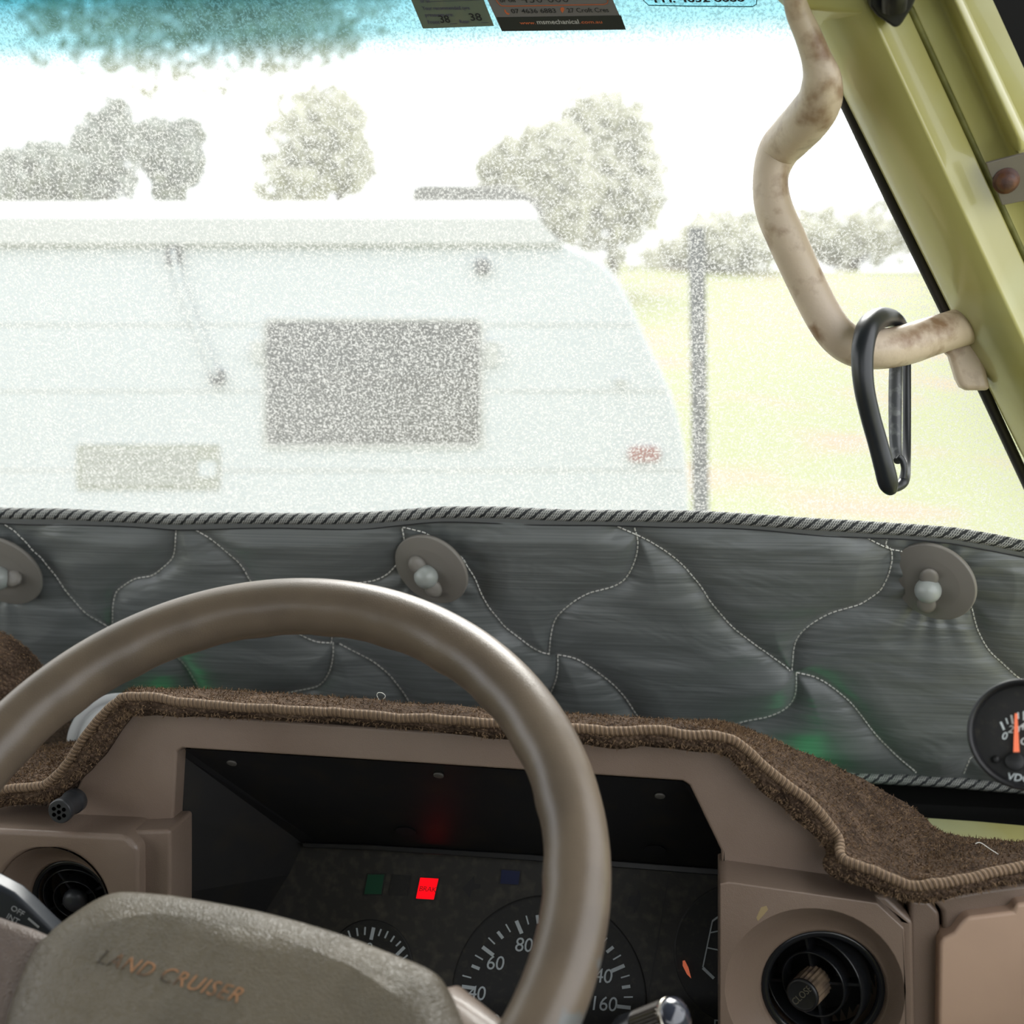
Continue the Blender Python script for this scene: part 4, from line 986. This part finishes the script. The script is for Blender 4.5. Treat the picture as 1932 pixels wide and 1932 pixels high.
for h, r in ((.003, k*.93), (.0035, k*1.0), (.0240, k*.98), (.0245, k*.9)):
    rings.append([A0+ad_*h+(u*math.cos(2*PI*i/nn)+v*math.sin(2*PI*i/nn))*(r*(1 if i % 2 else .93)) for i in range(nn)])
link('ribbed_collar', loft(rings), mat('dark_ribbed_metal', (.12, .11, .095), .25, metal=.8), ls, smooth=False, label='ribbed dark chrome collar')
link('stalk_sleeve', lathe(A0, ad_, [(k*.9, .024), (k*.96, .025), (k*.96, .036), (k*.86, .0375), (k*.8, .039), (k*.8, .041), (k*.7, .043), (k*.68, .075), (k*.6, .09), (.0005, .09)], 40), M['gloss'], ls)
link('end_cap', lathe(A0, -ad_, [(k*.9, -.003), (k*.98, 0), (k*.9, .0035), (k*.5, .0065), (.0005, .0075)], 40), M['lens'], ls, label='clear domed end cap')
link('chrome_rim', ring_me(A0+ad_*.0022, -ad_, k*.9, k*1.02, .0012, 48), M['chrome'], ls)

# ================================================================== OUTSIDE
# ground: level yard, then a grassy hill
def gz(D, S):
    if D < 8: return 0
    t = D-8; return .135*t + .25*noise.noise(Vector((D*.12, S*.12, 0)))*min(1, t/6)
ES = Vector((math.cos(YAW), math.sin(YAW), 0)); rows = []
Ds = [-8, -2, 2, 5, 8, 9, 10.5, 12, 14, 16, 19, 22, 26, 30, 35, 40, 46, 52, 60, 75, 100, 160]
for D in Ds:
    rows.append([EF*D + ES*s_ + Vector((0, 0, gz(D, s_) if D < 50 else gz(48, s_)+(D-48)*.02)) for s_ in [x*3-90 for x in range(61)]])
tag(link('ground', grid_mesh(rows), M['ground'], None), kind='structure')

CD = 6.0
cv = thing('caravan', 'white caravan with a dark side window parked in front of the car', 'caravan', EF*CD+ES*-1.6)
prof = [(-1500, 1170), (-1500, 452), (-900, 448), (1062, 458), (1105, 475), (1140, 497), (1168, 530), (1195, 580), (1220, 640), (1245, 690), (1268, 740), (1284, 795), (1294, 850), (1300, 920), (1302, 1000), (1296, 1170)]
link('body', prism([PD(x, y, CD) for x, y in prof], EF*2.2), M['cladding'], cv, bevel=.03, angle=25)
link('roof', prism([PD(x, y, CD+.06) for x, y in ((-1500, 440), (-1500, 398), (-900, 380), (990, 380), (1008, 392), (1018, 415), (1030, 440))], EF*2.0), M['roofw'], cv, bevel=.03)
link('awning_roll', prism([PD(x, y, CD-.05) for x, y in ((-1500, 408), (1012, 408), (1030, 430), (1062, 462), (-1500, 462))], EF*.12), mat('awning_grey', (.38, .40, .40), .5), cv, bevel=.01)
link('gutter_rail', prism([PD(x, y, CD-.012) for x, y in ((-1500, 452), (1040, 452), (1066, 466), (-1500, 466))], EF*.02), M['cgrey'], cv)
def rrect(x0, y0, x1, y1, r, n=6):
    out = []
    for cx, cy, a0 in ((x1-r, y0+r, -90), (x1-r, y1-r, 0), (x0+r, y1-r, 90), (x0+r, y0+r, 180)):
        for i in range(n+1):
            a = math.radians(a0+90*i/n); out.append((cx+r*math.cos(a), cy+r*math.sin(a)))
    return out
wf = link('window', prism([PD(x, y, CD-.018) for x, y in rrect(494, 598, 914, 846, 16)], EF*.03, [[PD(x, y, CD-.018) for x, y in rrect(502, 606, 906, 838, 12)]]), M['cgrey'], cv, smooth=False)
link('window_glass', prism([PD(x, y, CD-.012) for x, y in rrect(500, 604, 908, 840, 12)], EF*.02), M['cdark'], wf, smooth=False)
hf = link('vent_hatch', prism([PD(x, y, CD-.012) for x, y in rrect(144, 838, 414, 924, 6)], EF*.02), M['chatch'], cv, smooth=False)
for y in (850, 864, 878, 892, 906): link('louvre', prism([PD(a, b, CD-.022) for a, b in ((154, y), (366, y), (366, y+5), (154, y+5))], EF*.012), M['cgrey'], hf, smooth=False)
link('hatch_latch', prism([PD(x, y, CD-.02) for x, y in rrect(374, 870, 408, 900, 5)], EF*.012), M['cladding'], hf, smooth=False)
link('marker_lamp', prism([PD(x, y, CD-.03) for x, y in rrect(1186, 843, 1246, 872, 12)], EF*.04), M['clamp'], cv, bevel=.006, label='small dark red marker lamp')
link('awning_arm', tube([PD(326, 470, CD-.04), PD(340, 540, CD-.04), PD(408, 712, CD-.04)], .014, n=8), M['cladding'], cv)
for x, y, sx, sy in ((325, 482, 12, 16), (910, 502, 13, 13), (408, 712, 12, 14), (484, 662, 10, 20), (928, 665, 12, 22), (1172, 720, 8, 6)):
    link('clamp', prism([PD(a, b, CD-.05) for a, b in rrect(x-sx, y-sy, x+sx, y+sy, 5)], EF*.05), M['cgrey'] if x in (484, 928, 1172) else M['post'], cv, smooth=False)
for y in (610, 735, 885, 1010):
    xe = {610: 1200, 735: 1258, 885: 1290, 1010: 1292}[y]
    for xa, xb in (((-1500, 488), (920, xe)) if y in (610, 735) else ((-1500, xe),)):
        link('cladding_joint', prism([PD(a, b, CD-.004) for a, b in ((xa, y), (xb, y), (xb, y+4), (xa, y+4))], EF*.006), M['cgrey'], cv, smooth=False)
rv = link('roof_air_unit', prism([PD(x, y, CD+.9) for x, y in ((772, 400), (778, 352), (800, 347), (960, 349), (1010, 372), (1030, 400))], EF*.6), M['cgrey'] if False else mat('dark_air_unit', (.07, .07, .06), .6), cv, bevel=.02)
for s_, dd in ((-1.3, .3), (-1.3, 1.9), (-.3, .3), (-.3, 1.9)):
    c = EF*(CD+dd)+ES*(s_-.4)+Vector((0, 0, .33)); link('wheel', lathe(c-EF*.1, EF, [(.18, 0), (.31, .0), (.33, .03), (.33, .17), (.31, .2), (.05, .2)], 32), M['rubber'], cv)

ps = thing('post', 'dark grey square post standing right of the caravan', 'post', Vector((*PD(1320, 1000, 5.6).xy, 0)))
tp, bt = PD(1314, 430, 5.6), PD(1322, 950, 5.6); dv_ = (bt-tp)/(tp.z-bt.z); b0 = tp+dv_*tp.z
hw = .034
link('post_shaft', loft([[q+ES*sx+EF*sy for sx, sy in ((-hw, -hw), (hw, -hw), (hw, hw), (-hw, hw))] for q in (b0, tp)]), M['post'], ps, smooth=False, bevel=.004)

def tree(name, label, x0, x1, ytop, ybot, D, m, n=1500, lobes=7, cat='tree', trunk=True, sparse=1.0, leaf=.22):
    c = PD((x0+x1)/2, ybot, D); sc = D/F_PX
    base = Vector((c.x, c.y, gz(D, c.dot(ES)) if D < 50 else gz(48, c.dot(ES))))
    t = thing(name, label, cat, base, 'trees and shrubs behind the caravan')
    W, Hh = (x1-x0)*sc, (ybot-ytop)*sc; mid = PD((x0+x1)/2, (ytop+ybot)/2, D)
    rnd = random.Random(x0*7+int(D)); L_ = []
    for k in range(lobes):
        L_.append((mid+ES*(rnd.uniform(-.3, .3)*W)+EF*(rnd.uniform(-.25, .25)*W)+Vector((0, 0, rnd.uniform(-.32, .30)*Hh)), rnd.uniform(.24, .36)))
    L_.append((mid, .38))
    bm = bmesh.new()
    for _ in range(n):
        lc, lr = rnd.choice(L_); d = Vector((rnd.gauss(0, 1), rnd.gauss(0, 1), rnd.gauss(0, 1))).normalized()*(rnd.random()**.4)
        p = lc+ES*(d.x*lr*W)+EF*(d.y*lr*W)+Vector((0, 0, d.z*lr*Hh))
        if p.z > mid.z+Hh*.52 or p.z < base.z+.05: continue
        s = leaf*rnd.uniform(.6, 1.4); a = Vector((rnd.gauss(0, 1), rnd.gauss(0, 1), rnd.gauss(0, 1))).normalized(); b = a.orthogonal().normalized()
        bm.faces.new([bm.verts.new(z) for z in (p-a*s, p+b*s*.5, p+a*s, p-b*s*.5)])
    link('foliage', me_of(bm, fix=False), m, t, smooth=False, kind='stuff')
    if trunk:
        link('trunk', tube([base-Vector((0, 0, .2)), base.lerp(mid, .5)+ES*.1*W, mid+Vector((0, 0, .1*Hh))], [.03*W+.06, .02*W+.05, .02], n=8), M['bark'], t)
    return t
tree('shrub', 'grey-green shrub behind the caravan roof, far left', -60, 150, 258, 395, 22, M['leafd'], 1800, cat='shrub', leaf=.14)
tree('shrub', 'tall narrow grey shrub behind the caravan roof, second from the left', 120, 255, 190, 395, 27, M['leafd'], 1500, cat='shrub', leaf=.13)
tree('shrub', 'rounded dark shrub behind the caravan roof, third from the left', 262, 385, 232, 395, 22, M['leafd'], 1500, cat='shrub', leaf=.13)
tree('tree', 'pale yellowish tree behind the middle of the caravan roof', 505, 735, 180, 395, 30, M['leafp'], 1700, leaf=.2)
tree('tree', 'tall sparse tree reaching up into the teal band', 90, 700, -260, 200, 46, M['leafp'], 5200, lobes=13, leaf=.26, trunk=False)
tree('tree', 'small pale tree beside the dark roof unit', 885, 1010, 262, 400, 32, M['leafp'], 1000, leaf=.2)
tree('tree', 'large grey-green tree right of the caravan roof', 1045, 1248, 148, 500, 36, M['leafp'], 3000, lobes=9, leaf=.24)
tree('tree', 'broad tree at the front end of the caravan roof', 985, 1110, 245, 500, 29, M['leafp'], 1500, leaf=.24)
tree('tree', 'low tree line behind the dark post', 1215, 1480, 400, 520, 44, M['leafp'], 1500, leaf=.28)
tree('tree', 'low faint trees behind the grab handle', 1440, 1760, 380, 500, 50, M['leafp'], 1100, leaf=.3)
